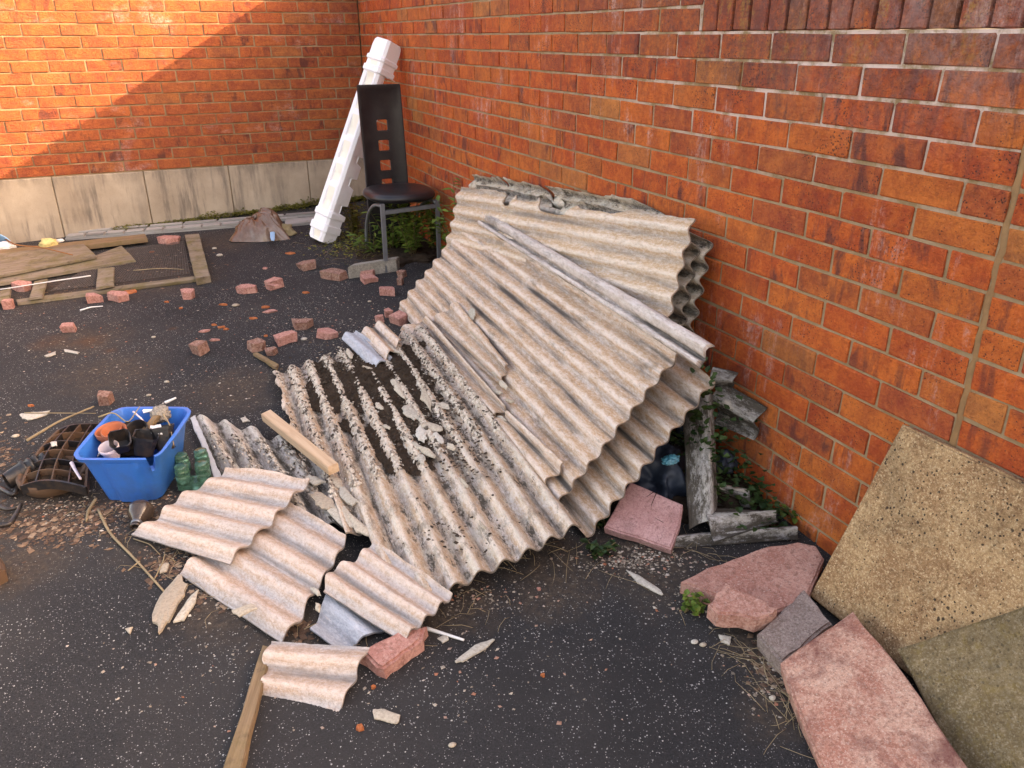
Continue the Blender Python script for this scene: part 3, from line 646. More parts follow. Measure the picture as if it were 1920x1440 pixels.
# pink grey broken pieces
def frag(c, nc, mat, seed, label, jag=(.008, .008, .002, .004), **k):
    k.setdefault('ns', 90); k.setdefault('per', 18); jag = tuple(1.9*v if v >= .006 else v for v in jag); k.setdefault('amp', .0105)
    return sheet('sheet_fragment', c, nc, M[mat], seed=seed, jag=jag, label=label, cat='sheet fragment', group='broken pieces of corrugated sheet', **k)
frag([P(585, 1185, .015), P(640, 1225, .015), P(640, 1085, .02), P(728, 1165, .02)], 1.6, 'Gm', 51, 'blue grey curved piece of sheet glimpsed between the two pink pieces', phase=.1)
frag([P(600, 1100, .062), P(757, 1200, .05), P(700, 1010, .08), P(850, 1114, .085)], 3.4, 'Em', 52, 'pinkish broken sheet piece resting on a pink brick, right of the crack', phase=.45, jag=(.016, .004, .004, .004))
frag([P(336, 1072, .018), P(532, 1202, .03), P(505, 925, .065), P(656, 1008, .075)], 4.3, 'Em', 53, 'pinkish broken sheet piece in the middle, left of the crack', phase=.5, jag=(.004, .013, .002, .008))
frag([P(245, 998, .035), P(432, 1055, .062), P(425, 878, .095), P(585, 900, .115)], 4.4, 'Em', 54, 'pinkish broken sheet piece on top, nearest the blue box', phase=.5, jag=(.004, .006, .002, .009), u0=lambda t: .03*np.sin(t*9))
frag([P(497, 1309, .006), P(632, 1334, .012), P(503, 1200, .055), P(686, 1212, .055)], 2.1, 'Em', 55, 'small pinkish square sheet piece at the bottom, over the end of a timber', phase=.42, jag=(.010, .006, .002, .010))
# loose strips between the mossy sheet and the big one
frag([onA(748, 618, .03), onA(925, 782, .035), onA(803, 594, .03), onA(952, 764, .03)], 1.35, 'A', 61, 'long narrow buff strip of sheet lying along the joint of the two big sheets', phase=.62, jag=(.004, .004, .001, .003), amp=.013)
frag([onA(806, 606, .022), onA(938, 722, .022), onA(858, 566, .024), onA(951, 682, .024)], 1.9, 'A', 62, 'short buff strip of sheet with a crumbling right edge on the biggest sheet', phase=.35, jag=(.010, .006, .003, .014))
frag([onA(922, 792, .028), onA(1020, 914, .030), onA(955, 772, .028), onA(1060, 869, .028)], 1.5, 'A', 63, 'buff curved strip of sheet lower down the joint, ending in a point', phase=.6, jag=(.010, .008, .004, .003))
frag([onC(676, 622, .035), onC(722, 672, .035), onC(716, 601, .035), onC(755, 640, .04)], 1.8, 'A', 64, 'little buff curved piece at the far end of the mossy sheet', phase=.5)
frag([onC(640, 632, .028), onC(700, 690, .03), onC(668, 618, .03), onC(735, 668, .03)], 1.1, 'Gm', 65, 'blue grey split strip at the far end of the mossy sheet', phase=.6)
# trim
def profile_strip(name, a, b, up, prof, mat, label, cat, seed=0, ns=60):
    a = np.array(a); b = np.array(b); ax = unit(b-a); z = unit(up-ax*(up@ax)); y = np.cross(z, ax); V = []; Fc = []; uv = []; ph = []; m_ = len(prof)
    for i in range(ns):
        p0 = a+(b-a)*i/(ns-1)
        for j, (py, pz) in enumerate(prof):
            k = .0025*float(vnoise(np.array([i*.55, j*1.3, seed]), seed)); V.append(p0+y*(py+k)+z*(pz+k)); uv.append((i/(ns-1)*np.linalg.norm(b-a), py, seed)); ph.append((pz-.011)/.009)  # groove shade put into the colour: tone darkens with profile depth
    for i in range(ns-1):
        for j in range(m_): Fc.append((i*m_+j, i*m_+(j+1) % m_, (i+1)*m_+(j+1) % m_, (i+1)*m_+j))
    Fc.append(tuple(range(m_))); Fc.append(tuple((ns-1)*m_+j for j in range(m_))[::-1])
    o = (a+b)/2; me = mesh(name, np.array(V)-o, Fc, True, {'uvw': ('FLOAT_VECTOR', np.array(uv)), 'ph': ('FLOAT', np.clip(np.array(ph), -1, 1))})
    bm = bmesh.new(); bm.from_mesh(me); bmesh.ops.recalc_face_normals(bm, faces=bm.faces[:]); bm.to_mesh(me); bm.free(); me.set_sharp_from_angle(angle=math.radians(40))
    ob = link(name, me, mat); ob.location = o; return tag(ob, label, cat)
prof = [(-.037, -.004), (-.037, .014), (-.031, .019), (-.023, .017), (-.016, .000), (-.009, .000), (-.002, .018), (.012, .028), (.024, .026), (.033, .016), (.036, .004), (.034, -.002), (.022, .014), (.010, .016), (.0, .006), (-.010, -.004)]
ta, tb = onA(908, 410, .028), onA(1326, 668, .030)
flip = np.cross(AN, unit(tb-ta))@(A0-Ac[2]) > 0
if flip: prof = [(-y, z) for y, z in prof]
profile_strip('roof_trim', ta, tb, AN, prof, M['trim'], 'long grey rounded trim lying diagonally across the big sheets', 'roof trim', 71)

# dark mossy scraps at the right end of the pile
def scrap(c, nc, seed, label, **k):
    k.setdefault('amp', .013)
    return sheet('sheet_fragment', c, nc, M['Hm'], ns=90, per=30, crust=.008, seed=seed, jag=(.012, .012, .008, .008), label=label, cat='sheet fragment', group='mossy scraps of sheet by the wall', **k)
scrap([P(1298, 988, .05), X(1284, 742, -.16), P(1350, 972, .05), X(1342, 735, -.13)], .9, 81, 'upright mossy grey strip of sheet standing under the right end of the pile', phase=.5, amp=.022)
scrap([X(1338, 792, -.06), X(1410, 824, -.035), X(1345, 716, -.07), X(1428, 768, -.03)], 1.3, 82, 'dark mossy scrap of sheet sticking out from the pile towards the wall', phase=.2)
scrap([X(1333, 735, -.07), X(1372, 728, -.05), X(1338, 690, -.08), X(1381, 700, -.04)], .8, 83, 'small rounded mossy scrap of sheet above the dark one', phase=.5)
scrap([P(1342, 1012, .045), P(1462, 974, .06), P(1312, 946, .085), P(1448, 952, .085)], 1.2, 84, 'dark blotched scrap of sheet lying at the foot of the upright strip', phase=.3)
scrap([P(1265, 1024, .012), P(1506, 1006, .025), P(1262, 1002, .03), P(1498, 984, .045)], .8, 85, 'long thin grey scrap of sheet with a pale edge, lowest by the wall', phase=.5)
scrap([P(1352, 944, .04), P(1412, 948, .05), P(1348, 905, .06), P(1400, 915, .06)], .9, 86, 'flat dark scrap of sheet tucked against the wall behind the upright strip', phase=.4)

# ------------------------------------------------------------------ slabs, planks and broken bricks
ZUP = np.array([-.045, -.034, 1.]); ZUP /= np.linalg.norm(ZUP)

# the slabs by the wall at the lower right
TL, BL = X(1690, 795, -.028), P(1515, 1117, .012)
TR = X(1922, 905, -.028)
e1 = unit(TR-TL)*.6; T4 = [TL, TL+e1, BL+e1*1.0, BL]
TN = unit(np.cross(T4[1]-T4[0], T4[3]-T4[0])); TN = TN if TN@(CAM-TL) > 0 else -TN
prism('paving_slab', T4, .026, M['tan'], 'large tan speckled slab leaning against the brick wall', 'paving slab', bev=.006, rough=.0016, sub=.06, seed=3)
p0 = P(1680, 1217, .10)
ON = unit(TN+np.array([-.10, -.05, .20]))
onO = lambda x, y: onpl(x, y, p0, ON)
prism('paving_slab', [p0, onO(1930, 1133), onO(2160, 1480), onO(1905, 1650)], .045, M['olive'], 'mossy olive brown slab propped on the tan slab at the lower right corner', 'paving slab', bev=.006, rough=.0016, sub=.06, seed=4)
K4 = [P(1463, 1241, .055), P(1600, 1144, .105), P(1822, 1452, .10), P(1545, 1456, .03)]
kc = unit(np.cross(K4[1]-K4[0], K4[3]-K4[0])); kd = K4[0]
fl = lambda x, y: onpl(x, y, kd, kc)
prism('paving_slab', [fl(1463, 1241), fl(1600, 1144), fl(1700, 1268), fl(1850, 1490), fl(1580, 1540), fl(1500, 1340)], .045, M['pinkr'], 'worn pink slab with pale stone chips, nearest the bottom right', 'paving slab', bev=.006, rough=.0022, sub=.05, seed=5)
prism('concrete_block', [P(1420, 1187, .05), P(1508, 1104, .062), P(1560, 1166, .062), P(1468, 1243, .05)], .05, M['greyb'], 'grey brown square block tucked between the pink slabs', 'concrete block', bev=.006, rough=.004, sub=.03, seed=6)
prism('paving_slab', [P(1277, 1088, .05), P(1325, 1063, .05), P(1372, 1047, .05), P(1440, 1023, .05), P(1495, 1015, .05), P(1530, 1022, .05), P(1546, 1046, .05), P(1512, 1128, .05), P(1440, 1150, .05), P(1352, 1118, .05)], .045, M['pink'], 'large flat pink slab lying at the foot of the brick wall', 'paving slab', bev=.006, rough=.003, sub=.04, seed=7, axis=np.array([1., 0, 0]))
prism('paving_slab', [P(1328, 1132, .085), P(1362, 1092, .09), P(1458, 1138, .085), P(1450, 1152, .08), P(1420, 1160, .08), P(1390, 1152, .08), P(1350, 1150, .08)], .05, M['pink'], 'small broken pink piece lying on the large flat pink slab', 'slab piece', bev=.005, rough=.006, sub=.02, seed=8)
NSL = prism('paving_slab', [P(1182, 903, .115), P(1280, 944, .10), P(1275, 985, .065), P(1258, 1030, .03), P(1132, 987, .045)], .036, M['pinks'], 'cracked pink slab tilted at the lower right corner of the pile', 'paving slab', bev=.005, rough=.002, sub=.05, seed=9)
prism('brick', [P(672, 1222, .045), P(748, 1180, .05), P(800, 1172, .05), P(792, 1196, .048), P(718, 1252, .042)], .042, M['chunkm'], 'pink brick propping up the pinkish sheet piece right of the crack', 'brick', bev=.007, rough=.004, sub=.02, seed=10)
# cracks in the tilted pink slab
V = []; Fc = []; bpy.context.view_layer.update()
q4 = [P(1182, 903, .115), P(1280, 944, .10), P(1258, 1030, .03)]; qn = unit(np.cross(q4[1]-q4[0], q4[2]-q4[0])); qn = qn if qn@(CAM-q4[0]) > 0 else -qn
for L in ([(1232, 922), (1222, 945), (1218, 968), (1196, 1000)], [(1140, 962), (1180, 968), (1218, 966), (1244, 980)], [(1218, 966), (1222, 975), (1212, 990)], [(1198, 940), (1212, 932), (1226, 922)]):
    tube(V, Fc, [onpl(x, y, q4[0], qn)+qn*.0 for x, y in L], .0012, 5)
ck_ = link('crack', mesh('crack', V, Fc, True), M['soil']); ck_.parent = NSL; ck_.matrix_parent_inverse = NSL.matrix_world.inverted()
# kerb block behind the chair leg
kb = prism('concrete_block', [P(652, 500, .075), P(664, 494, .075), P(748, 480, .075), P(742, 486, .075)], .075, M['kerb'], 'long narrow concrete block lying behind the chair leg', 'concrete block', bev=.004, rough=.003, sub=.04, seed=12)

# ------------------------------------------------------------------ broken bricks on the yard
def chunk(x, y, wpx, asp, th, sides, seed, label, mat='chunkm', tilt=.15, name='brick_fragment', cat='brick piece', group='pink brick pieces scattered on the asphalt', h=0., rot=None, flare=.03):
    c = P(x, y, h); d = px(c)[2]; Wd = wpx*d/FPX; r = random.Random(seed); c = c+np.array([.37, .84, 0])*Wd*asp*.35
    a0 = r.uniform(0, 6.28) if rot is None else rot; pts = []
    for i in range(sides):
        a = a0+2*math.pi*(i+r.uniform(-.28, .28))/sides; q = r.uniform(.82, 1.08)*.5*Wd
        v = np.array([.9135, -.4069, 0])*math.cos(a)*q+np.array([.37, .84, 0])*math.sin(a)*q*asp
        pts.append(c+v)
    N = unit(ZUP+np.array([r.uniform(-1, 1)*tilt, r.uniform(-1.2, .3)*tilt, 0]))
    pts = [p+np.array([0, 0, 1.])*(th-((p-c)@N)/N[2]+max(0, (tilt*.25*Wd))*.3) for p in pts]
    return prism(name, pts, th, M[mat], label, cat, group, bev=min(.0025, Wd*.03), rough=Wd*.06, sub=Wd*.28, seed=seed, flare=flare)
CH = [
 (315, 460, 44, .95, .045, 5, 'pink brick piece lying on the wire mesh beside the wide plank end', 'chunkm'),
 (40, 548, 38, .9, .045, 5, 'pale pink brick piece inside the timber frame at the left edge', 'chunkm'),
 (14, 581, 26, .9, .05, 4, 'pink brick piece just outside the frame, at the left edge of the yard', 'chunkm'),
 (172, 570, 38, .8, .045, 4, 'left one of two pink brick pieces lying side by side below the frame', 'chunkm'),
 (217, 568, 44, .8, .045, 5, 'right one of two pink brick pieces lying side by side below the frame', 'chunkm'),
 (350, 562, 34, .9, .045, 5, 'pink and grey brick piece below the end of the upright plank', 'chunkm'),
 (458, 552, 40, .8, .04, 5, 'pink brick piece lying left of the stacked pair', 'chunkm'),
 (511, 545, 35, .9, .055, 4, 'pink brick piece carrying a thinner piece on its back', 'chunkm'),
 (573, 508, 46, .7, .045, 5, 'dull red brick piece nearest the foot of the white foam moulding', 'chunkd'),
 (622, 528, 52, .75, .05, 4, 'dull red brick piece beside the long narrow concrete block', 'chunkd'),
 (124, 626, 33, .8, .04, 4, 'pink brick piece alone on the brown rust stain', 'chunkm'),
 (370, 667, 37, .9, .055, 4, 'pointed brown red brick piece standing alone on the asphalt', 'chunkd'),
 (480, 660, 36, .9, .045, 5, 'brown red brick piece beside the splintered wooden stick', 'chunkd'),
 (505, 668, 28, .8, .03, 5, 'small dark brick piece touching the corner of the mossy sheet', 'chunkd'),
 (532, 648, 52, .75, .045, 4, 'smooth bright pink brick wedge near the corner of the mossy sheet', 'chunkm'),
 (566, 620, 43, .85, .045, 4, 'whitish topped brown brick piece behind the bright pink wedge', 'chunkd'),
 (612, 636, 46, .75, .035, 5, 'flat pink brick piece half under the far end of the mossy sheet', 'chunkm'),
 (690, 533, 40, .8, .035, 4, 'lower pink brick piece of the pair in front of the concrete block', 'chunkm'),
 (686, 520, 34, .7, .035, 5, 'upper pink brick piece of the pair in front of the concrete block', 'chunkm'),
 (726, 556, 38, .8, .04, 4, 'pink brick piece left of the corner of the biggest sheet', 'chunkm'),
 (753, 522, 20, .9, .04, 4, 'small dull red brick piece by the foot of the chair leg', 'chunkd'),
 (751, 535, 15, .9, .04, 4, 'small upright brick piece below the dull red one near the chair leg', 'chunkd'),
 (711, 606, 20, .9, .035, 5, 'small rounded red brick piece by the end of the big sheets', 'chunkm'),
 (745, 612, 40, .95, .05, 4, 'red brick piece trapped under the end of the biggest sheet', 'chunkm'),
 (729, 596, 20, .9, .04, 4, 'red brick piece behind the trapped one', 'chunkm'),
 (194, 762, 36, .8, .05, 4, 'red brown brick piece lying behind the blue box', 'chunkd'),
]
for i, (x, y, wp, asp, th, sd_, lb, mt) in enumerate(CH): chunk(x, y, wp, asp, th, sd_, 100+i, lb, mt)
chunk(513, 540, 28, .6, .014, 4, 171, 'thin pink slice lying on top of the pink brick piece', 'chunkm', h=.058, tilt=.05)
SH = [(239, 551, 32, .8, 'bright orange tile shards by the frame rail'), (227, 548, 18, .7, 'second bright orange tile shard by the frame rail'), (505, 587, 32, .55, 'largest pink tile shard, pointing right'), (497, 578, 20, .5, 'orange shard against the largest pink one'),
      (382, 624, 27, .6, 'pink leaf shaped tile shard'), (401, 640, 22, .5, 'star shaped pink shard in front of the pointed brick'), (413, 616, 18, .5, 'flat orange shard beside the leaf shaped one'), (401, 611, 12, .6, 'tiny orange shard behind the leaf shaped one'), (424, 619, 11, .6, 'tiny orange shard right of the flat one'),
      (418, 573, 17, .5, 'flat orange shard near the white pebble'), (573, 551, 15, .7, 'dark orange shard right of the stacked bricks'), (473, 599, 16, .6, 'rough orange shard in the middle of the yard'), (542, 477, 22, .5, 'flat red shard in front of the foam moulding'), (496, 505, 12, .8, 'small square pink chip between the bag and the bricks'),
      (312, 568, 11, .6, 'small orange shard left of the pink and grey piece'), (338, 580, 9, .9, 'tiny orange shard below the pink and grey piece'), (284, 474, 12, .7, 'orange shard lying on the wire mesh'), (57, 763, 13, .6, 'small orange shard behind the seed tray'), (498, 632, 9, .8, 'small red shard at the tip of the bright pink wedge'),
      (675, 1371, 18, .9, 'orange clay chip near the bottom edge'), (700, 1293, 11, .8, 'tiny orange clay chip below the pink brick'), (1018, 1270, 9, .8, 'tiny orange clay chip alone in the right foreground'), (1010, 1108, 9, .8, 'small pale pebble chip by the sheet end'), (570, 612, 9, .6, 'tiny orange chip near the whitish topped piece')]
for i, (x, y, wp, asp, lb) in enumerate(SH):
    chunk(x, y, wp, asp, .008, 5, 300+i, lb, 'terra' if 'orange' in lb or 'red' in lb else 'chunkm', tilt=.08, name='tile_shard', cat='tile shard', group='thin tile shards on the asphalt')
for i, (x, y, wp, lb) in enumerate([(442, 574, 13, 'white pebble left of the orange shards'), (570, 637, 12, 'white pebble between two pink brick pieces'), (288, 633, 8, 'round white pebble alone in the middle of the yard'), (313, 717, 10, 'grey pebble behind the blue box'), (279, 742, 9, 'brown pebble just behind the blue box'), (30, 819, 13, 'pale oval pebble behind the seed tray'), (1318, 1210, 13, 'buff stone chip beside the grey block'), (1302, 1205, 14, 'longer buff stone chip beside the grey block'), (1448, 1310, 15, 'buff pebble by the edge of the worn pink slab'), (848, 1398, 14, 'grey stone set in the asphalt near the bottom edge'), (402, 467, 9, 'white pebble near the brown bag'), (412, 480, 12, 'grey pebble in front of the upright plank'), (693, 566, 7, 'small white pebble near the sheets')]):
    V, Fc = lathe([(.001, 0), (.8, .12), (1, .45), (.75, .8), (.001, 1)], 9, .3, i); c = P(x, y); k = .5*wp*px(c)[2]/FPX
    V = [(a*k*1.1, b*k*.8, z*k*.9) for a, b, z in V]; o = link('pebble', mesh('pebble', V, Fc, True), M['flake']); o.location = c-ZUP*.1*k; tag(o, lb, 'pebble', 'pebbles on the asphalt')

# ------------------------------------------------------------------ pale flakes of broken sheet
def flake(pts, seed, label=None, group='pale flakes of broken sheet', name='sheet_flake', th=.005, mat='flake', bow=.006):
    th *= .6; bow *= .35
    pts = [np.asarray(p, float) for p in pts]; c = sum(pts)/len(pts); N = np.cross(pts[1]-pts[0], pts[2]-pts[0]); N = unit(N); N = N if N@(CAM-c) > 0 else -N
    r = random.Random(seed); ol = []
    for i in range(len(pts)):
        for j in range(3):
            q = pts[i]+(pts[(i+1) % len(pts)]-pts[i])*j/3; ol.append(q+(q-c)*(r.uniform(-.13, .13)))
    k = len(ol); V = []; s_ = np.linalg.norm(pts[0]-c)
    for f_, dz in ((1, 0.), (.55, bow+r.uniform(-.3, .3)*th)):
        for q in ol: V.append(c+(q-c)*f_+N*(dz+r.uniform(-.12, .12)*th+th))
    V.append(c+N*(bow*1.2+th)); b = len(V); Fc = []
    for q in ol: V.append(q+N*(-th*.2))
    for i in range(k):
        j = (i+1) % k; Fc += [(i, j, k+j, k+i), (k+i, k+j, 2*k), (j, i, b+i, b+j)]
    Fc.append(tuple(b+i for i in range(k))[::-1])
    me = mesh(name, np.array(V)-c, Fc, False); bm = bmesh.new(); bm.from_mesh(me); bmesh.ops.recalc_face_normals(bm, faces=bm.faces[:]); bm.to_mesh(me); bm.free()
    o = link(name, me, M[mat]); o.location = c
    if label: tag(o, label, 'sheet flake', group)
    return o
G4 = lambda L: [P(x, y, .004) for x, y in L]
flake(G4([(283, 1172), (300, 1120), (335, 1082), (352, 1092), (345, 1118), (318, 1165), (300, 1184)]), 1, 'large pale green white flake lying under the pinkish sheet tip', th=.012, bow=.012)
flake(G4([(328, 1165), (352, 1125), (372, 1108), (366, 1132), (345, 1165)]), 2, 'narrow pale flake beside the large green white one', th=.008)
flake(G4([(850, 1243), (890, 1212), (928, 1197), (918, 1212), (870, 1240)]), 3, 'long pale flake right of the pink brick', th=.007)
flake(G4([(699, 1330), (722, 1330), (748, 1342), (746, 1358), (728, 1356), (704, 1348)]), 4, 'cream flake lying flat near the bottom edge', th=.005)
flake(G4([(1175, 1070), (1200, 1082), (1243, 1110), (1238, 1115), (1195, 1094)]), 5, 'thin pale flake by the tilted pink slab', th=.005)
flake(G4([(1348, 1192), (1372, 1195), (1368, 1210), (1352, 1204)]), 6, 'grey angular flake beside the grey block', th=.006)
flake(G4([(298, 1060), (318, 1056), (314, 1072), (300, 1076)]), 7, 'small cream flake below the lowest tip of sheet', th=.006)
flake(G4([(35, 778), (60, 774), (90, 772), (88, 778), (58, 788), (40, 786)]), 8, 'pale splinter of sheet lying behind the seed tray', th=.006)
flake(G4([(451, 785), (460, 782), (468, 790), (455, 792)]), 9, 'small cream flake behind the light wooden plank')
flake([P(435, 1146, .055), P(472, 1132, .06), P(482, 1142, .06), P(448, 1158, .055)], 10, 'white flake lying on the edge of the middle pinkish piece', th=.006)
flake(G4([(820, 1198), (838, 1190), (842, 1200), (830, 1206)]), 11, 'small grey green flake by the white stick')
flake(G4([(235, 1180), (250, 1176), (244, 1190)]), 12, 'small white flake left of the large green white one')
flake(G4([(82, 668), (104, 660), (106, 665), (90, 670)]), 13, 'white sliver on the rust stain')
flake(G4([(120, 655), (148, 661), (146, 664), (122, 660)]), 14, 'thin white sliver right of the one on the rust stain')
i = 20
def shard_px(x, y, wv, a, k, asp=.5):
    r = random.Random(k); n_ = r.choice((5, 6, 7)); ca, sa = math.cos(a), math.sin(a); q = []
    for j in range(n_):
        b = 2*math.pi*(j+r.uniform(-.3, .3))/n_; u, v = math.cos(b)*wv*r.uniform(.7, 1.1), math.sin(b)*wv*asp*r.uniform(.6, 1.15); q.append((x+u*ca-v*sa, y+(u*sa+v*ca)*.85))
    return q
WHERE_C = [((745, 728, 36, 1.05), .24, 'long curled bark like strip of sheet standing out of the soil'), ((798, 742, 36, 1.35), .28, 'broad upright strip of sheet, largest among the soil'), ((832, 760, 16, .4), .5, 'small flake right of the broad upright strip'), ((772, 775, 22, .7), .6, 'rounded flake below the long bark like strip'),
 ((806, 800, 26, .3), .5, 'pale flake below the broad upright strip'), ((790, 815, 20, 1.2), .55, 'yellowish flake in the middle of the soil'), ((822, 822, 18, .9), .4, 'narrow flake at the right of the soil'), ((845, 838, 14, .3), .6, 'small flake farthest right on the mossy sheet'), ((800, 848, 22, .6), .3, 'thin white splinter below the soil'), ((778, 836, 12, .9), .6, 'small whitish flake near the end of the soil'),
 ((690, 690, 15, .4), .4, 'small flake at the upper end of the soil'), ((655, 665, 16, 1.0), .4, 'splinter near the far end of the mossy sheet'), ((712, 762, 12, .8), .5, 'small flake at the left of the soil'), ((725, 800, 11, .4), .5, 'tiny flake in a left valley of the mossy sheet'), ((870, 905, 16, .9), .3, 'sliver low on the right ridges of the mossy sheet'), ((905, 985, 16, 1.0), .25, 'sliver near the lower end of the mossy sheet'), ((790, 862, 12, 1.2), .6, 'white chip in the valley below the soil'), ((735, 655, 20, .5), .4, 'pale flake between the soil and the little curved piece')]
for (x, y, wv, a), asp, lb in WHERE_C:
    i += 1; flake([onC(*b, .016+.01*random.random()) for b in shard_px(x, y, wv, a, i, asp)], i, lb, 'pale flakes on the mossy sheet', th=.006, bow=.011)
for (x, y, wv, a), lb in [((935, 700, 14, .4), 'flake at the crumbling end of the short buff strip'), ((944, 722, 13, 1.), 'flake just below the short buff strip'), ((930, 735, 13, .2), 'flake between the short and the long buff strip'), ((955, 752, 11, .3), 'small flake at the end of the long buff strip'), ((968, 790, 14, .7), 'flake beside the lower curved strip'), ((885, 588, 15, 1.4), 'curled flake at the far end of the short buff strip'), ((892, 628, 15, 1.1), 'flake at the right edge of the short buff strip'), ((940, 785, 12, .5), 'flake where the long strip meets the curved one')]:
    i += 1; flake([onA(*b, .020) for b in shard_px(x, y, wv, a, i, .55)], i, 'pale '+lb, 'pale flakes by the buff strips', th=.005, bow=.008)
for (x, y, wv, a), asp, lb in [((640, 968, 42, .9), .45, 'largest yellowish crust beside the top pinkish piece'), ((606, 940, 30, .7), .5, 'cream crust at the upper right of the top pinkish piece'), ((672, 985, 34, .9), .4, 'greenish crust along the lowest mossy ridge'), ((650, 930, 30, 1.0), .45, 'grey crust on the broken left edge of the mossy sheet'), ((700, 1005, 26, .8), .4, 'crust at the far corner of the right pinkish piece'), ((590, 900, 22, .4), .5, 'crust between the mossy remnant and the top pinkish piece'), ((628, 902, 26, .8), .4, 'pale crust under the end of the light wooden plank'), ((452, 898, 30, .2), .4, 'cream crust along the far edge of the top pinkish piece'), ((430, 905, 20, .9), .4, 'curled grey crust at the left far corner of the top pinkish piece'), ((480, 888, 22, .3), .45, 'yellowish crust in the middle of the far edge'), ((597, 1140, 12, 1.4), .5, 'white crumb in the crack between the pinkish pieces'), ((592, 1110, 13, .8), .5, 'white crumb higher in the crack between the pinkish pieces')]:
    i += 1; hh = .05+.02*random.random(); flake([P(*b, hh) for b in shard_px(x, y, wv, a, i, asp)], i, lb, 'cream crusts along the broken edge', th=.007, bow=.012)

# fine grit too small to count
def scatter(name, spots, mat, smin, smax, label, cat, flat=.5, zf=None):
    V = []; Fc = []
    for x, y, rx_, ry_, cnt in spots:
        for _ in range(cnt):
            a = random.gauss(0, .5)*rx_; b = random.gauss(0, .5)*ry_; c = P(x+a, y+b) if zf is None else zf(x+a, y+b); s_ = random.uniform(smin, smax)*random.choice((.5, .7, 1, 1)); k = len(V)
            th = random.uniform(0, 6.28); e_ = random.uniform(.4, 1.)
            for j in range(4):
                t_ = th+j*math.pi/2+random.uniform(-.4, .4); V.append(c+np.array([math.cos(t_)*s_*(1 if j % 2 else e_), math.sin(t_)*s_*(1 if j % 2 else e_), 0])+ZUP*s_*random.uniform(0, .25))
            V.append(c+np.array([random.uniform(-.3, .3)*s_, random.uniform(-.3, .3)*s_, s_*flat]))
            Fc += [(k, k+1, k+4), (k+1, k+2, k+4), (k+2, k+3, k+4), (k+3, k, k+4)]
    o = link(name, mesh(name, V, Fc), M[mat]); tag(o, label, cat, None, 'stuff')
scatter('grit', [(1190, 1050, 120, 30, 500), (1300, 1120, 70, 40, 120), (900, 1120, 120, 40, 160), (500, 560, 300, 110, 420), (150, 640, 150, 80, 220), (330, 1040, 60, 50, 140), (300, 930, 90, 40, 100), (150, 960, 130, 40, 420), (400, 720, 200, 50, 220), (640, 600, 160, 50, 200), (300, 490, 110, 30, 200), (900, 1250, 300, 120, 120), (400, 1250, 200, 120, 70), (1440, 1260, 60, 80, 160), (420, 1110, 60, 40, 100)], 'grit', .003, .008, 'fine crumbs of stone and sheet scattered over the asphalt', 'grit')
scatter('dead_leaves', [(90, 990, 140, 36, 520), (210, 960, 100, 26, 160), (320, 1060, 50, 34, 140), (420, 1110, 70, 34, 120), (300, 500, 90, 26, 160), (110, 545, 80, 22, 120), (560, 1180, 40, 30, 60), (1440, 1240, 40, 60, 110), (20, 850, 50, 60, 120), (660, 470, 90, 22, 180)], 'deadleaf', .006, .016, 'brown crumbled dead leaves heaped on the asphalt', 'dead leaves', .3)
scatter('soil', [(720, 700, 130, 70, 1100), (790, 790, 90, 70, 900), (650, 690, 90, 50, 500), (870, 860, 60, 50, 200), (850, 1000, 100, 60, 60)], 'clod', .003, .010, 'dark clods of soil strewn over the mossy front sheet', 'soil', .7, lambda x, y: onC(x, y, .010+.010*random.random()))
scatter('crumbs', [(790, 770, 60, 60, 260), (720, 720, 70, 70, 160), (880, 860, 50, 50, 60), (640, 650, 60, 40, 80)], 'flake', .003, .009, 'tiny pale crumbs strewn over the soil on the mossy sheet', 'crumbs', .5, lambda x, y: onC(x, y, .012))

# ------------------------------------------------------------------ timber
def plank(L, h, th, mat, label, seed=0, name='plank', group=None, parent=None, cat='plank', bev=.003): return prism(name, [P(x, y, h) for x, y in L], th, M[mat], label, cat, group, bev=bev, rough=.0025, sub=.12, seed=seed, parent=parent)
prism('plank', [P(507, 767, .085), P(634, 868, .135), P(614, 876, .135), P(489, 776, .085)], .03, M['woodn'], 'fresh light brown plank resting on the left edge of the mossy sheet', 'plank', bev=.002, rough=.001, sub=.2, seed=1)
prism('plank', [P(492, 1208, .03), P(511, 1213, .03), P(444, 1470, .022), P(408, 1470, .022)], .02, M['woodb'], 'brown timber running off the bottom edge from under the small square piece', 'plank', bev=.003, rough=.002, sub=.06, seed=2, axis=P(430, 1440)-P(505, 1210))
prism('wood_splinter', [P(474, 662, .02), P(482, 660, .022), P(522, 682, .03), P(518, 690, .03)], .014, M['woodb'], 'splintered end of wood sticking out under the mossy sheet', 'wood splinter', bev=.002, rough=.002, sub=.02, seed=3)
prism('timber_end', [P(-30, 1034, .06), P(-4, 1036, .06), P(8, 1066, .05), P(-30, 1085, .05)], .05, M['ochre'], 'dark brown timber end poking in at the left edge', 'timber', bev=.006, rough=.004, sub=.05, seed=4)
plank([(-60, 482), (157, 457), (181, 480), (-60, 528)], .05, .016, 'woodo', 'widest weathered board lying across the timber frame', 5, 'board', cat='board')
plank([(-60, 522), (180, 478), (228, 460), (254, 487), (-60, 541)], .028, .018, 'woodo', 'dirty board lying under the widest board', 6, 'board', cat='board')
plank([(-60, 474), (272, 438), (276, 446), (-60, 486)], .05, .03, 'woodb', 'long brown plank lying along the foot of the plinth', 7)
fr = empty('mesh_screen', P(200, 520), 'old timber framed wire mesh screen lying flat on the yard', 'screen'); bpy.context.view_layer.update()
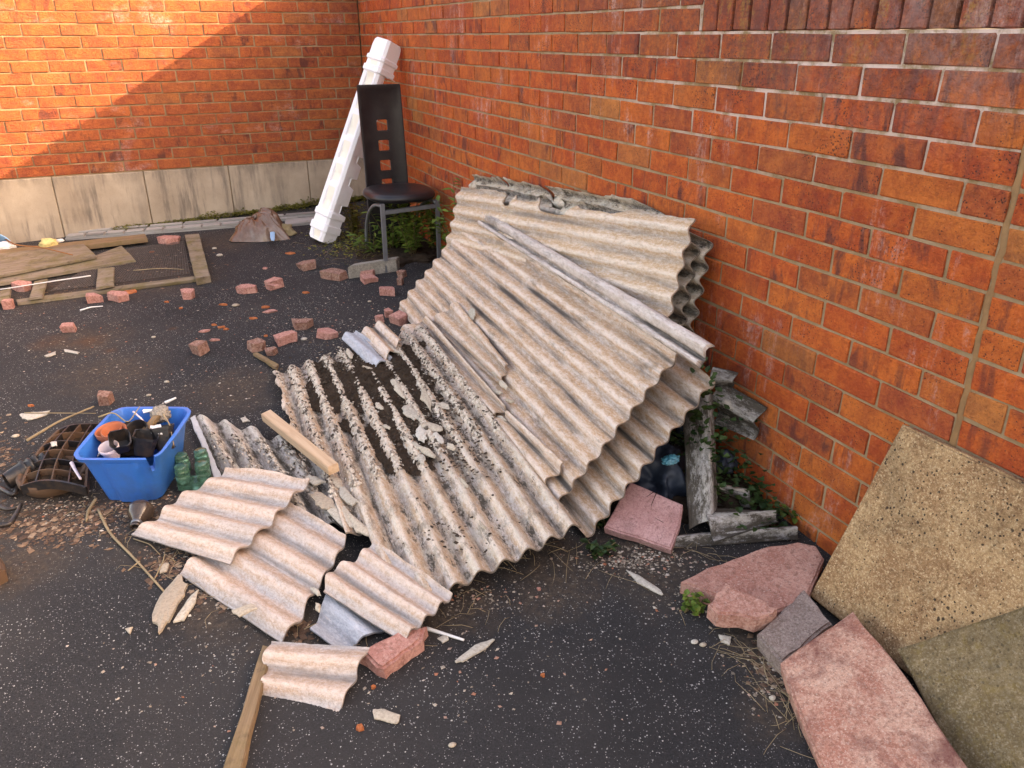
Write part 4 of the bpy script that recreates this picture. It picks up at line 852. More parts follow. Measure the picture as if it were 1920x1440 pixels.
for L, h, th, nm, sd_ in [([(346, 440), (373, 438), (394, 517), (367, 523)], .042, .04, 'stile', 1), ([(30, 561), (366, 517), (367, 524), (32, 568)], .018, .016, 'rail', 2), ([(183, 504), (214, 500), (213, 534), (180, 540)], .040, .012, 'slat', 3), ([(64, 527), (89, 522), (79, 556), (54, 559)], .040, .012, 'slat', 4), ([(-20, 549), (20, 541), (17, 563), (-20, 568)], .040, .012, 'slat', 5)]:
    plank(L, h, th, 'woodo', None, sd_, nm, None, fr, None)
V = []; Fc = []; g0, g1, g2, g3 = P(95, 545, .014), P(355, 512, .016), P(345, 452, .016), P(215, 470, .014)
for k in range(46):
    t_ = k/45; tube(V, Fc, [g0*(1-t_)+g1*t_, g3*(1-t_)+g2*t_], .0014, 3)
for k in range(30):
    t_ = k/29; tube(V, Fc, [g0*(1-t_)+g3*t_, g1*(1-t_)+g2*t_], .0014, 3)
tag(link('wire_mesh', mesh('wire_mesh', np.array(V)-np.array(fr.location), Fc), M['wire'], fr), kind='stuff')
# grey slotted boards against the plinth
def slotted(a, b, wd, th, label, seed, nslot, mat='woodg'):
    a, b = np.array(a), np.array(b); ax = unit(b-a); L = np.linalg.norm(b-a); Mx = frame_mat((a+b)/2, ax, ZUP); root = empty('slotted_board', (0, 0, 0), label, 'board', 'grey boards along the foot of the plinth'); root.matrix_world = Mx
    link('board', boxmesh('board', L, wd, th*.6, .002), M[mat], root)
    x = -L/2
    for i in range(nslot):
        s_ = L/nslot; link('strip', boxmesh('strip', s_-.016, wd*.94, th*.4, .002, th*.6+.0005), M[mat], root, tr(x+s_/2, 0, 0)); x += s_
slotted(P(126, 449), P(452, 424), .075, .032, 'grey notched board lying in front, along the foot of the plinth', 1, 9)
slotted(P(148, 440), P(596, 404), .05, .028, 'thinner grey board lying close against the plinth', 2, 7)
slotted(P(535, 421), P(604, 414), .16, .02, 'short wide grey board behind the brown bag', 3, 1)
slotted(P(330, 430)+ZUP*.0, P(560, 412), .03, .024, 'narrow grey lath between the two longer grey boards', 4, 1)
def stick(pts, r, mat, label, name='twig', cat='twig', group='twigs and sticks on the ground', n_=5):
    V = []; Fc = []; pts = np.array(pts); k = np.linspace(0, 1, 14); q = np.stack([np.interp(k, np.linspace(0, 1, len(pts)), pts[:, i]) for i in range(3)], -1); q = .25*np.roll(q, 1, 0)*0+q
    q[1:-1] = .25*q[:-2]+.5*q[1:-1]+.25*q[2:]; tube(V, Fc, q, np.linspace(r, r*.6, 14), n_); c = q[0]; o = link(name, mesh(name, np.array(V)-c, Fc, True), M[mat]); o.location = c; return tag(o, label, cat, group)
stick([P(184, 955, .006), P(205, 1000, .008), P(255, 1050, .006), P(310, 1112, .004)], .005, 'dry', 'long pale twig lying in front of the blue box')
stick([P(262, 1052, .006), P(240, 1070, .004)], .003, 'dry', 'side shoot touching the long pale twig')
stick([P(180, 935, .01), P(165, 958, .008), P(162, 977, .006)], .006, 'dry', 'short bent twig under the corner of the blue box')
stick([P(170, 517, .05), P(100, 527, .05), P(20, 540, .045), P(-20, 545, .045)], .004, 'white', 'thin white cane lying across two slats of the frame', 'cane', 'cane')
stick([P(8, 447, .09), P(30, 460, .085), P(75, 463, .08), P(136, 478, .07)], .006, 'rust', 'rusty brown rod lying on the widest board', 'rod', 'rod')
stick([P(800, 1178, .006), P(870, 1200, .006)], .006, 'white', 'straight white plastic stick beside the pink brick', 'plastic_stick', 'stick')
stick([P(150, 582, .006), P(170, 576, .012), P(193, 574, .006)], .005, 'white', 'curved white plastic strip under the pair of pink bricks', 'plastic_strip', 'strip')
stick([P(46, 774, .014), P(180, 560+215, .012)], .0025, 'dry', 'straight stalk lying behind the seed tray')
stick([P(50, 826, .03), P(110, 790, .05), P(176, 762, .05)], .006, 'dry', 'brown cane arching behind the seed tray')
stick([P(250, 507, .02), P(300, 503, .03), P(345, 505, .02)], .003, 'dry', 'dry stalk lying on the wire mesh')
SL = ['thin dry stalk behind the long pale twig', 'thin dry stalk near the lowest tip of sheet', 'thin dry stalk below the bottle', 'thin dry stalk at the end of the brown timber']
for k, (x, y, x2, y2) in enumerate([(250, 1010, 300, 1040), (290, 1085, 310, 1030), (340, 985, 380, 975), (570, 1180, 600, 1170)]): stick([P(x, y, .004), P((x+x2)/2+6, (y+y2)/2-5, .012), P(x2, y2, .004)], .002, 'dry', SL[k])

# ------------------------------------------------------------------ blue box and what is in it
def box_pt(R, f, u):                                            # rounded walk round a quad, u in 0..1
    q = (u % 1)*4; i = int(q); f_ = q-i; a, b = R[i], R[(i+1) % 4]; p = a+(b-a)*f_
    c = sum(R)/4; k = min(f_, 1-f_); d = p-c; return c+d*(1-f*max(0, (.16-k)/.16)**2)
RIM = [P(138, 858, .205), P(292, 858, .205), P(357, 766, .205), P(218, 766, .205)]
rc = sum(RIM)/4; BOT = [rc+(p-rc)*np.array([.72, .72, 0])+np.array([0, 0, gz(*p[:2])+.006-rc[2]]) for p in RIM]
for b_ in BOT: b_ += np.array([.0, .02, 0])
NB = 96; V = []; Fc = []
layers = [('b', .0, 0), ('b', .02, .0), ('m', .25, 0), ('m', .5, 0), ('m', .75, 0), ('m', .90, 0), ('r', .93, .0), ('r', .93, .014), ('r', 1., .016), ('r', 1.0, .002), ('i', .85, -.004), ('i', .5, -.004), ('i', .08, -.004)]
for kind, hgt, offo in layers:
    for k in range(NB):
        u = k/NB; t_ = box_pt(RIM, .10, u); b_ = box_pt(BOT, .10, u); p = b_+(t_-b_)*hgt; d = p-(rc*np.array([1, 1, 0])+np.array([0, 0, p[2]])); d = unit(d); p = p+d*offo
        if kind in 'bm' and .07 < u < .20 and hgt < .92: p = p+d*(.012*min(1, (u-.07)/.02, (.20-u)/.02))
        if .223 < u < .245 and hgt >= .85: p = p-np.array([0, 0, .045*(hgt-.8)/.2])
        V.append(p)
for j in range(len(layers)-1):
    for k in range(NB): Fc.append((j*NB+k, j*NB+(k+1) % NB, (j+1)*NB+(k+1) % NB, (j+1)*NB+k))
Fc.append(tuple(range(NB))[::-1]); Fc.append(tuple((len(layers)-1)*NB+k for k in range(NB)))
me = mesh('storage_box', np.array(V)-BOT[0], Fc, True); me.set_sharp_from_angle(angle=math.radians(45)); o = link('storage_box', me, M['blue']); o.location = BOT[0]
tag(o, 'bright blue plastic box with a cracked rim, filled with old plant pots', 'storage box')
def upright(p, ax=(0, 0, 1), x=(1, 0, 0)): return frame_mat(p, np.array(x, float)+.01, np.array(ax, float))
def round_pot(p, ax, r, hgt, mat, label, lip=.12, th=.003, name='plant_pot', cat='plant pot', group='plant pots in the blue box', wob=.04, seed=0):
    V, Fc = lathe([(r*.72, 0), (r*.97, hgt*.8), (r*.97, hgt*.8), (r*1.05, hgt*.81), (r*1.08, hgt), (r*1.02, hgt+.002), (r-th, hgt*.97), (r*.72-th, th*1.5), (.001, th*1.5)], 28, wob, seed); k = len(V); Fc.append(tuple(range(28))[::-1])
    me = mesh(name, V, Fc, True); me.set_sharp_from_angle(angle=math.radians(50)); o = link(name, me, M[mat]); o.matrix_world = upright(p, ax); return tag(o, label, cat, group)
def square_pot(p, ax, x, wd, hgt, mat, label, seed=0, group='plant pots in the blue box'):
    r = random.Random(seed); V = []; Fc = []; ring = []
    for sc_, z, in_ in ((.74, 0, 0), (.96, hgt*.86, 0), (1.04, hgt*.87, 0), (1.06, hgt, 0), (1.0, hgt, 1), (.72, .004, 1)):
        for k in range(4):
            for j in range(4):
                a = [(-1, -1), (1, -1), (1, 1), (-1, 1)][k]; b = [(-1, -1), (1, -1), (1, 1), (-1, 1)][(k+1) % 4]; t_ = (j+.5)/4*.9+.05
                V.append(((a[0]+(b[0]-a[0])*t_)*wd*.5*sc_+r.uniform(-1, 1)*.0015, (a[1]+(b[1]-a[1])*t_)*wd*.5*sc_+r.uniform(-1, 1)*.0015, z+r.uniform(-1, 1)*.001))
    for j in range(5):
        for k in range(16): Fc.append((j*16+k, j*16+(k+1) % 16, (j+1)*16+(k+1) % 16, (j+1)*16+k))
    Fc += [tuple(range(16))[::-1], tuple(80+k for k in range(16))]
    me = mesh('plant_pot', V, Fc, True); me.set_sharp_from_angle(angle=math.radians(35)); o = link('plant_pot', me, M[mat]); o.matrix_world = upright(p, ax, x); return tag(o, label, 'plant pot', group)
cr = np.array([.9135, -.4069, 0]); cf = np.array([.4, .916, 0])  # rightwards and away, seen from the camera
Bp = lambda x, y, h=.17: P(x, y, h)
round_pot(Bp(226, 838, .15), ZUP+cf*-.15, .038, .075, 'terrap', 'terracotta plastic pot standing inside another at the back of the box', seed=1)
round_pot(Bp(222, 842, .13), ZUP+cf*-.1-cr*.1, .043, .085, 'terrap', 'outer terracotta plastic pot holding the smaller one', seed=2)
round_pot(Bp(213, 858, .155), ZUP*.92-cf*.22, .030, .05, 'pinkp', 'pale pink white round pot lying open at the front left of the box', seed=3)
square_pot(Bp(229, 838, .185), ZUP*.75-cf*.45+cr*.25, cr+cf*.5, .062, .06, 'blackp', 'black square pot tipped towards the front, brown inside', 4)
square_pot(Bp(271, 850, .155), ZUP*.75+cf*.12+cr*.20, cr*1+cf*.25, .074, .07, 'blackp', 'big black square pot with a crack down its side', 5)
square_pot(Bp(312, 842, .14), ZUP*.8+cf*.3-cr*.1, cr+cf*.3, .07, .08, 'blackp', 'black square pot standing at the right side of the box', 6)
round_pot(Bp(270, 825, .14), ZUP-cf*.5, .036, .07, 'blackp', 'black round pot at the back of the box beside the terracotta ones', seed=7)
round_pot(Bp(322, 842, .13), ZUP*.5+cf*.5-cr*.6, .022, .04, 'smoke', 'small dark glassy cup by the right rim of the box', seed=8)
flake([Bp(x, y, .15) for x, y in [(186, 816), (238, 798), (236, 818), (206, 826), (184, 856)]], 401, 'white plastic sheet under the pots at the left of the box', 'white plastic in the blue box', 'plastic_piece', .006, 'white', .01)
flake([Bp(x, y, .205) for x, y in [(283, 800), (302, 797), (305, 815), (281, 813)]], 402, 'torn white plastic piece upright beside the big black pot', 'white plastic in the blue box', 'plastic_piece', .006, 'white', .006)
flake([Bp(x, y, .2) for x, y in [(268, 768), (300, 762), (302, 768), (270, 774)]], 403, 'white plastic label at the back rim of the box', 'white plastic in the blue box', 'plastic_piece', .003, 'white', .002)
prism('wood_piece', [Bp(x, y, h) for x, y, h in [(262, 808, .18), (286, 778, .215), (298, 778, .215), (276, 812, .18)]], .014, M['woodb'], 'brown wood piece stuck between the pots', 'wood piece', bev=.002, rough=.002, sub=.02, seed=9)
stick([Bp(184, 782, .215), Bp(213, 772, .222), Bp(240, 795, .21), Bp(262, 762, .23)], .003, 'straw', 'pale bent stalk lying over the terracotta pots', 'stalk', 'stalk', None)
stick([Bp(250, 772, .22), Bp(265, 785, .215), Bp(273, 795, .20)], .004, 'pinkp', 'lilac plastic plant label stem among the pots', 'plant_label', 'plant label', None)
stick([Bp(305, 776, .225), Bp(318, 795, .21), Bp(326, 835, .19)], .003, 'dry', 'thin dark stalk over the square pot at the right', 'stalk', 'stalk', None)
stick([Bp(310, 755, .2), Bp(330, 746, .215)], .006, 'white', 'white plastic label sticking out behind the box', 'plant_label', 'plant label', None)
def lump(name, p, dims, mat, label, cat, seed=0, amp=.25, f=3., group=None, sub=4, ridge=False, up=ZUP, x=(1, 0, 0), flat=True, kind=None):
    bm = bmesh.new(); bmesh.ops.create_icosphere(bm, subdivisions=sub, radius=1)
    co = np.array([v.co for v in bm.verts]); nz = fbm(co*f+seed*7.7, 4, seed)
    if ridge: nz = .6*nz-.9*np.abs(fbm(co*np.array([f*.8, f*.8, f*.5])+seed*3.3, 3, seed+5))
    co = co*(1+amp*nz)[:, None]
    if flat: co[:, 2] = np.maximum(co[:, 2], -.25)
    for v, c in zip(bm.verts, co): v.co = Vector(c*np.array(dims))
    o = link(name, from_bm(name, bm, True), M[mat]); o.matrix_world = upright(p, up, x); return tag(o, label, cat, group, kind)
lump('moss_ball', Bp(300, 777, .20), (.033, .03, .03), 'Hm' if False else 'kerb', 'grey crusty lump perched on the back rim of the box', 'lump', 3, .5, 5, flat=False)
lump('soil', Bp(250, 822, .135), (.108, .118, .03), 'soil', 'dark soil filling the blue box under the pots', 'soil', 4, .3, 4, flat=False, kind='stuff')

# ------------------------------------------------------------------ seed tray on its old bowl, black pots, jars, bottle
tq = [P(36, 900, .09), P(160, 911, .075), P(108, 800, .10)+0, P(190, 786, .06)]
TNn = unit(np.cross(tq[1]-tq[0], tq[2]-tq[0])); TNn = TNn if TNn[2] > 0 else -TNn
def TR_(u, v): return bil(tq, np.array([u]), np.array([v]))[0]+TNn*(.012*math.sin(u*3.1+v*2)-.020*(abs(u-.55)*2)**2*(1 if u < .55 else .3))+cr*(-.018*math.sin(v*3.14))
tray = empty('seed_tray', TR_(.5, .5), 'black seed tray with square cells full of dry soil, left of the blue box', 'seed tray')
def strip(V, Fc, f, n_, hgt, th):
    b = len(V)
    for i in range(n_):
        p, q = f(i/(n_-1)), f(min(1, i/(n_-1)+.01))if i < n_-1 else f(1); r_ = f(max(0, i/(n_-1)-.01)); d = unit(q-r_); s_ = np.cross(d, TNn)*th*.5
        V += [p-s_, p+s_, p+s_*.8-TNn*hgt, p-s_*.8-TNn*hgt]
        if i: k = b+4*i; Fc += [(k-4, k-3, k+1, k), (k-3, k-2, k+2, k+1), (k-1, k-4, k, k+3)]
nu, nv = 4, 6
for k in range(nu+1):
    V = []; Fc = []; strip(V, Fc, lambda t_: TR_(k/nu, t_), 16, .035, .0045 if 0 < k < nu else .008); link('rib', mesh('rib', np.array(V)-tray.location, Fc), M['blackp' if k % 2 else 'ochre'], tray)
for k in range(nv+1):
    V = []; Fc = []; strip(V, Fc, lambda t_: TR_(t_, k/nv), 14, .035, .0045 if 0 < k < nv else .008); link('rib', mesh('rib', np.array(V)-tray.location, Fc), M['ochre' if k % 2 else 'blackp'], tray)
V = []; Fc = []; g = 48
for i in range(g):
    for j in range(g): V.append(TR_(i/(g-1), j/(g-1))-TNn*(.024+.010*float(fbm(np.array([i*.35, j*.35, 3.]), 3, 2)))-np.array(tray.location))
for i in range(g-1):
    for j in range(g-1): Fc.append((i*g+j, (i+1)*g+j, (i+1)*g+j+1, i*g+j+1))
so = link('soil', mesh('soil', V, Fc, True), M['soil'], tray); so['kind'] = 'stuff'
V, Fc = lathe([(.06, 0), (.098, .012), (.112, .04), (.114, .062), (.104, .064), (.09, .05), (.001, .05)], 28, .06, 3); o = link('bowl', mesh('bowl', V, Fc, True), M['ochre']); o.matrix_world = upright(P(106, 912, .0), ZUP, cr)@Matrix.Diagonal((1., .9, 1, 1)); tag(o, 'flat brown old bowl carrying the seed tray', 'bowl')
stick([P(134, 868, .10), P(140, 880, .10), P(151, 898, .10)], .007, 'pinkp', 'short pinkish plastic strip lying on the seed tray', 'plastic_strip', 'strip', None)
flake([P(x, y, .09) for x, y in [(94, 830), (106, 829), (107, 836), (97, 838)]], 405, 'white flake lying in the seed tray')
bp = empty('plant_pot', P(28, 890), 'stack of crushed black plastic pots lying at the left edge', 'plant pot'); bpi = bpy.context.view_layer.update()
ax_ = unit(cr*.55+cf*.75+ZUP*.12)
for k in range(4):
    V, Fc = lathe([(.030, 0), (.040, .06), (.044, .062), (.045, .07), (.041, .07), (.028, .004)], 24, .35, 40+k)
    o = link('pot', mesh('pot', V, Fc, True), M['blackp'], bp); o.matrix_local = tr(*(-np.array(bp.location)))@upright(P(12, 903, .045)+ax_*(.022*k), ax_+cr*.05*k, ZUP)@Matrix.Diagonal((1, .72, 1, 1))
for q, lb in [([(0, 915), (28, 930), (35, 905), (60, 890)], 'curled black plastic strip below the crushed pots'), ([(0, 985), (20, 982), (32, 962), (40, 945)], 'black plastic strip lying among the dead leaves'), ([(0, 950), (14, 955), (30, 952)], 'flat black plastic strip at the left edge')]:
    stick([P(x, y, .02) for x, y in q], .010, 'blackp', lb, 'plastic_strip', 'strip', None)
gr_ = empty('glass_jar', P(368, 905), 'green glassy tray block with rounded jar shaped cups, right of the blue box', 'jar'); bpy.context.view_layer.update()
Jm = tr(*(-np.array(gr_.location)))
o = link('base', boxmesh('base', .105, .055, .03, .004), M['green'], gr_); o.matrix_local = Jm@upright(P(368, 912, .004), ZUP, cr)
for x, y in [(346, 898), (384, 892), (346, 876), (382, 868)]:
    V, Fc = lathe([(.001, 0), (.024, 0), (.025, .03), (.021, .034), (.024, .038), (.024, .05), (.020, .055), (.022, .060), (.022, .064), (.018, .067), (.001, .066)], 20)
    o = link('jar', mesh('jar', V, Fc, True), M['green'], gr_); o.matrix_local = Jm@upright(P(x, y+6, .030), ZUP, cr)
V, Fc = lathe([(.001, -.005), (.028, 0), (.040, .015), (.042, .03), (.034, .05), (.020, .068), (.0155, .075), (.0155, .09), (.017, .091), (.017, .10), (.012, .10), (.012, .07)], 26)
bt = link('bottle', mesh('bottle', V, Fc, True), M['smoke']); bt.matrix_world = upright(P(268, 948, .036), -cf*.85-ZUP*.18+cr*.1, cr)
tag(bt, 'smoky round bottle lying with its neck to the camera, in front of the blue box', 'bottle')
V, Fc = lathe([(.0165, .076), (.018, .077), (.018, .086), (.0165, .087)], 22); link('collar', mesh('collar', V, Fc, True), M['steel'], bt)

# ------------------------------------------------------------------ things along the back wall
bag = P(484, 452); bm = bmesh.new(); NBg = 130; rings = 50; bvs = []; bgc = P(482, 447)
def bag_pt(u, v):
    a = 2*math.pi*u; rx_ = .235+.05*math.cos(a+.6); ry_ = .14+.03*math.sin(2*a); pk = np.array([.03, .03]); h_ = .175
    kk = (1-.60*min(1, v/.85)**1.15)*(1 if v < .85 else max(.02, (1-v)/.15)**.7); pk = np.array([.02+.03*math.sin(a), .05])
    b = np.array([math.cos(a)*rx_, math.sin(a)*ry_])*kk*(1-.22*max(0, math.sin(3*a+1.1+v*2))*(1-v)-.16*max(0, math.sin(7*a+v*5))*v)+pk*v
    fo = abs(math.sin(3.5*a+.8+v*.9))**.6*.10+abs(math.sin(6.5*a-1.2*v+2))**.7*.05+abs(math.sin(2.2*a+3*v))*.05
    w3 = np.array([math.cos(a)*1.5+3, math.sin(a)*1.5, v*1.2]); cr_ = float(np.abs(fbm(w3*1.5, 2, 4)))
    z = h_*(1-(1-min(1, v/.85))**1.5)*(1-.20*math.cos(a+2.6)*v)-.09*cr_*v-.03*fo*v; q = 1-fo*(.5+v)-.16*cr_
    return bgc+cr*b[0]*q+cf*b[1]*q+np.array([0, 0, max(z, .0)])
for j in range(rings): bvs.append([bm.verts.new(bag_pt(k/NBg, j/(rings-1)*.985)-bgc) for k in range(NBg)])
for j in range(rings-1):
    for k in range(NBg): bm.faces.new((bvs[j][k], bvs[j][(k+1) % NBg], bvs[j+1][(k+1) % NBg], bvs[j+1][k]))
bm.faces.new(bvs[-1]); o = link('plastic_bag', from_bm('plastic_bag', bm, True), M['bag']); o.location = bgc; tag(o, 'crumpled brown polythene bag slumped on the yard before the plinth', 'plastic bag')
lump('straw_clump', P(530, 440, .0), (.105, .07, .075), 'straw', 'small straw coloured clump beside the brown bag', 'straw clump', 12, .8, 3., ridge=True, x=cr)
flake([P(x, y, .05) for x, y in [(506, 430), (516, 426), (516, 450), (508, 452)]], 406, 'bluish plastic scrap at the mouth of the brown bag', None, 'plastic_piece', .008, 'palebl', .008)
lump('foam_piece', P(92, 458, .055), (.052, .045, .04), 'foam', 'yellow foam chunk sitting on the long brown plank', 'foam piece', 13, .6, 4)
lump('foam_crumb', P(112, 452, .055), (.025, .02, .015), 'white', 'white crumpled scrap beside the yellow foam', 'scrap', 14, .6, 4)
V = []; Fc = []; c0 = P(-10, 462, .05)
for i in range(16):
    for j in range(8):
        a = math.pi*(i/15)*.95; rr = .125*(1-.25*j/7); V.append(c0+cr*(math.cos(a)*rr)+ZUP*(math.sin(a)*rr*.75)+cf*(.012*j)-np.array([0, 0, .01*j]))
for i in range(15):
    for j in range(7): Fc.append((i*8+j, (i+1)*8+j, (i+1)*8+j+1, i*8+j+1))
me = mesh('plastic_sheet', np.array(V)-c0, Fc, True); o = link('plastic_sheet', me, M['palebl']); o.location = c0; tag(o, 'curved pale blue plastic sheet at the far left by the plinth', 'plastic sheet')
md = o.modifiers.new('thickness', 'SOLIDIFY'); md.thickness = .004
lump('plastic_bag', P(4, 464, .05), (.10, .05, .04), 'white', 'white plastic bag in front of the pale blue sheet', 'plastic bag', 15, .5, 4, ridge=True, x=cr)

# white polystyrene moulding leaning in the corner
pa, pb = np.array([-.655, -1.13, .125]), np.array([-.090, -1.10, 1.36])
axp = unit(pb-pa); LEN = np.linalg.norm(pb-pa); vc = unit(CAM-(pa+pb)/2); vc = unit(vc-axp*(vc@axp)); sx = np.cross(vc, axp)
if sx@cr < 0: sx = -sx
nl = unit(vc*.72-sx*.70); nr = unit(vc*.70+sx*.72)            # outward normals of the two faces in view
stations = [0, .012, .05, .052, .085, .088, .122, .126, .150, .158, .198, .202, .27, .275, .29, .302, .338, .342, .385, .39, .405, .418, .448, .452, .50, .505, .52, .533, .568, .572, .63, .635, .655, .66, .76, .765, .80, .84, .845, .868, .872, .895, .90, .915, .92, .96, .965, .99, 1.]
def rib(s): return any(a <= s <= b for a, b in ((.052, .085), (.126, .150), (.845, .868), (.90, .915)))
def rec(s): return any(a < s < b for a, b in ((.16, .268), (.298, .383), (.412, .498), (.528, .628), (.662, .83), (.873, .893), (.001, .049)))
def bite(s): return .085 if .79 < s < .842 else (.05 if .155 < s < .20 or .30 < s < .34 or .415 < s < .45 or .53 < s < .57 else 0)
V = []; Fc = []; PR = 14; W_ = .132
for s_ in stations:
    g = .015 if rib(s_) else 0; end = .82 if s_ in (0, 1.) else (.95 if s_ in (.012, .99) else 1); wl = W_*end+g; d = .013 if rec(s_) else 0; bt_ = bite(s_)
    c = pa+axp*LEN*s_
    # corner edge faces the camera; left face runs to -nr, right face to -nl
    E = c+(nl+nr)*g*.6; ch = .016
    pts = [E-nr*ch, E-nr*.03, E-nr*.034-nl*d, E-nr*(wl-.034)-nl*d, E-nr*(wl-.03), E-nr*wl-nl*0, E-nr*wl-nl*.05, E-nr*wl*.75-nl*.105, E-nr*.03-nl*(wl-.02-bt_), E-nr*.018-nl*(wl-bt_), E-nl*(wl-bt_), E-nl*(wl*.62)-nr*(.010 if bt_ else .0), E-nl*.05+nr*.0, E-nl*ch]
    V += pts
for i in range(len(stations)-1):
    for j in range(PR): Fc.append((i*PR+j, i*PR+(j+1) % PR, (i+1)*PR+(j+1) % PR, (i+1)*PR+j))
Fc.append(tuple(range(PR))); Fc.append(tuple((len(stations)-1)*PR+j for j in range(PR))[::-1])
off_ = (nl+nr)*.04
me = mesh('foam_moulding', np.array(V)-pa+off_, Fc); me.materials.append(M['poly']); me.materials.append(M['polyy'])
for k_, f in enumerate(me.polygons):
    if k_ < (len(stations)-1)*PR and k_ % PR == 2 and rec((stations[k_//PR]+stations[k_//PR+1])/2): f.material_index = 1
bm = bmesh.new(); bm.from_mesh(me); bmesh.ops.recalc_face_normals(bm, faces=bm.faces[:]); bmesh.ops.bevel(bm, geom=[e for e in bm.edges if len(e.link_faces) == 2 and e.calc_face_angle(0) > .6], offset=.004, segments=2, affect='EDGES', clamp_overlap=True); bm.to_mesh(me); bm.free()
me.polygons.foreach_set('use_smooth', [True]*len(me.polygons)); me.set_sharp_from_angle(angle=math.radians(40))
o = link('foam_moulding', me); o.location = pa; tag(o, 'long white polystyrene packing moulding leaning in the corner behind the chair', 'foam moulding')

# chair with a tall back panel that runs down to the ground
ch = empty('chair', (-.27, -1.7, gz(-.27, -1.7)), 'black dining chair with a tall back pierced by four square holes', 'chair'); co_ = -np.array(ch.location)
def back_pt(x, z):                                              # x across, z up; leans back a little, tapers to the top
    zf = (z-.1)/1.02; return np.array([-.262+.02*0+x*(1.0+.04*(1-zf))-.012*(zf-.4), -1.46+.05*max(0, zf-.35)**1.5, z])
BW = .134; xsn = [-BW, -BW+.012, -BW+.03, -.034, .034, BW-.03, BW-.012, BW]; holes = [.985-.115-.155, 0]
hz = [(.853, .918), (.732, .797), (.611, .676), (.497, .560)]; zs = [.105, .30, .47]
for a, b in hz[::-1]: zs += [a, b]
zs += [.96, 1.085, 1.102, 1.122]; zs = sorted(zs)
bm = bmesh.new(); idx = {}
def bv_(i, j, s):
    if (i, j, s) not in idx:
        p = back_pt(xsn[i], zs[j]); inn = 2 <= i <= 5 and 2 < j < len(zs)-2; y = (-.019 if s == 0 else .013)+(.007 if inn and s == 0 else 0); q = p+np.array([0, y, 0])+co_; idx[i, j, s] = bm.verts.new(q)
    return idx[i, j, s]
hole = {(3, j) for j in range(len(zs)-1) if any(abs(zs[j]-a) < 1e-6 for a, b in hz)}
cells = {(i, j) for i in range(len(xsn)-1) for j in range(len(zs)-1)}-hole
for i, j in cells:
    bm.faces.new([bv_(i, j, 0), bv_(i+1, j, 0), bv_(i+1, j+1, 0), bv_(i, j+1, 0)]); bm.faces.new([bv_(i, j, 1), bv_(i, j+1, 1), bv_(i+1, j+1, 1), bv_(i+1, j, 1)])
    for di, dj, a, b in ((-1, 0, (0, 0), (0, 1)), (1, 0, (1, 1), (1, 0)), (0, -1, (1, 0), (0, 0)), (0, 1, (0, 1), (1, 1))):
        if (i+di, j+dj) not in cells: bm.faces.new([bv_(i+a[0], j+a[1], 0), bv_(i+b[0], j+b[1], 0), bv_(i+b[0], j+b[1], 1), bv_(i+a[0], j+a[1], 1)])
bmesh.ops.recalc_face_normals(bm, faces=bm.faces[:]); bmesh.ops.bevel(bm, geom=[e for e in bm.edges if len(e.link_faces) == 2 and e.calc_face_angle(0) > .9], offset=.004, segments=2, affect='EDGES', clamp_overlap=True)
me = from_bm('backrest', bm, True); me.set_sharp_from_angle(angle=math.radians(35)); link('backrest', me, M['black'], ch)
V = []; Fc = []; NS = 40; prof = [(.0, .0), (.90, .0), (1., .012), (1.02, .026), (.985, .042), (.9, .050), (.55, .054), (.0, .052)]
sc0 = np.array([-.275, -1.76, .495])
for r_, z in prof:
    for k in range(NS):
        a = 2*math.pi*k/NS; e_ = 2.5; cx, sy = math.cos(a), math.sin(a); q = (abs(cx)**e_+abs(sy)**e_)**(-1/e_)
        V.append(sc0+np.array([cx*q*.205*max(r_, .001), sy*q*.235*max(r_, .001), z])+co_)
for j in range(len(prof)-1):
    for k in range(NS): Fc.append((j*NS+k, j*NS+(k+1) % NS, (j+1)*NS+(k+1) % NS, (j+1)*NS+k))
link('seat', mesh('seat', V, Fc, True), M['black'], ch)
def bar(name, a, b, w_, mat='steel'):
    a, b = np.array(a), np.array(b); Mx = frame_mat((a+b)/2, b-a, np.array([0, 1., .02]) if abs((b-a)[2]) > .2 else ZUP); return link(name, boxmesh(name, np.linalg.norm(b-a), w_, w_, .002, -w_/2), M[mat], ch, tr(*co_)@Mx)
lx, rx, fy = -.432, -.095, -1.95
bar('leg', (lx, fy, gz(lx, fy)), (lx, fy+.01, .50), .024); bar('leg', (rx, fy, gz(rx, fy)), (rx, fy+.01, .50), .024)
bar('crossbar', (lx+.013, fy+.006, .455), (rx-.013, fy+.006, .455), .024)
for x in (lx+.004, rx-.004):
    V = []; Fc = []; tube(V, Fc, [np.array([x, fy+.02+(.47*(1-math.cos(t_))*.0+.46*math.sin(t_)), .10+.38*math.cos(t_)**.8 if t_ < 1.5707 else .09])+co_ for t_ in np.linspace(0, 1.5707, 16)], .011, 8); link('hoop', mesh('hoop', V, Fc, True), M['steel'], ch)

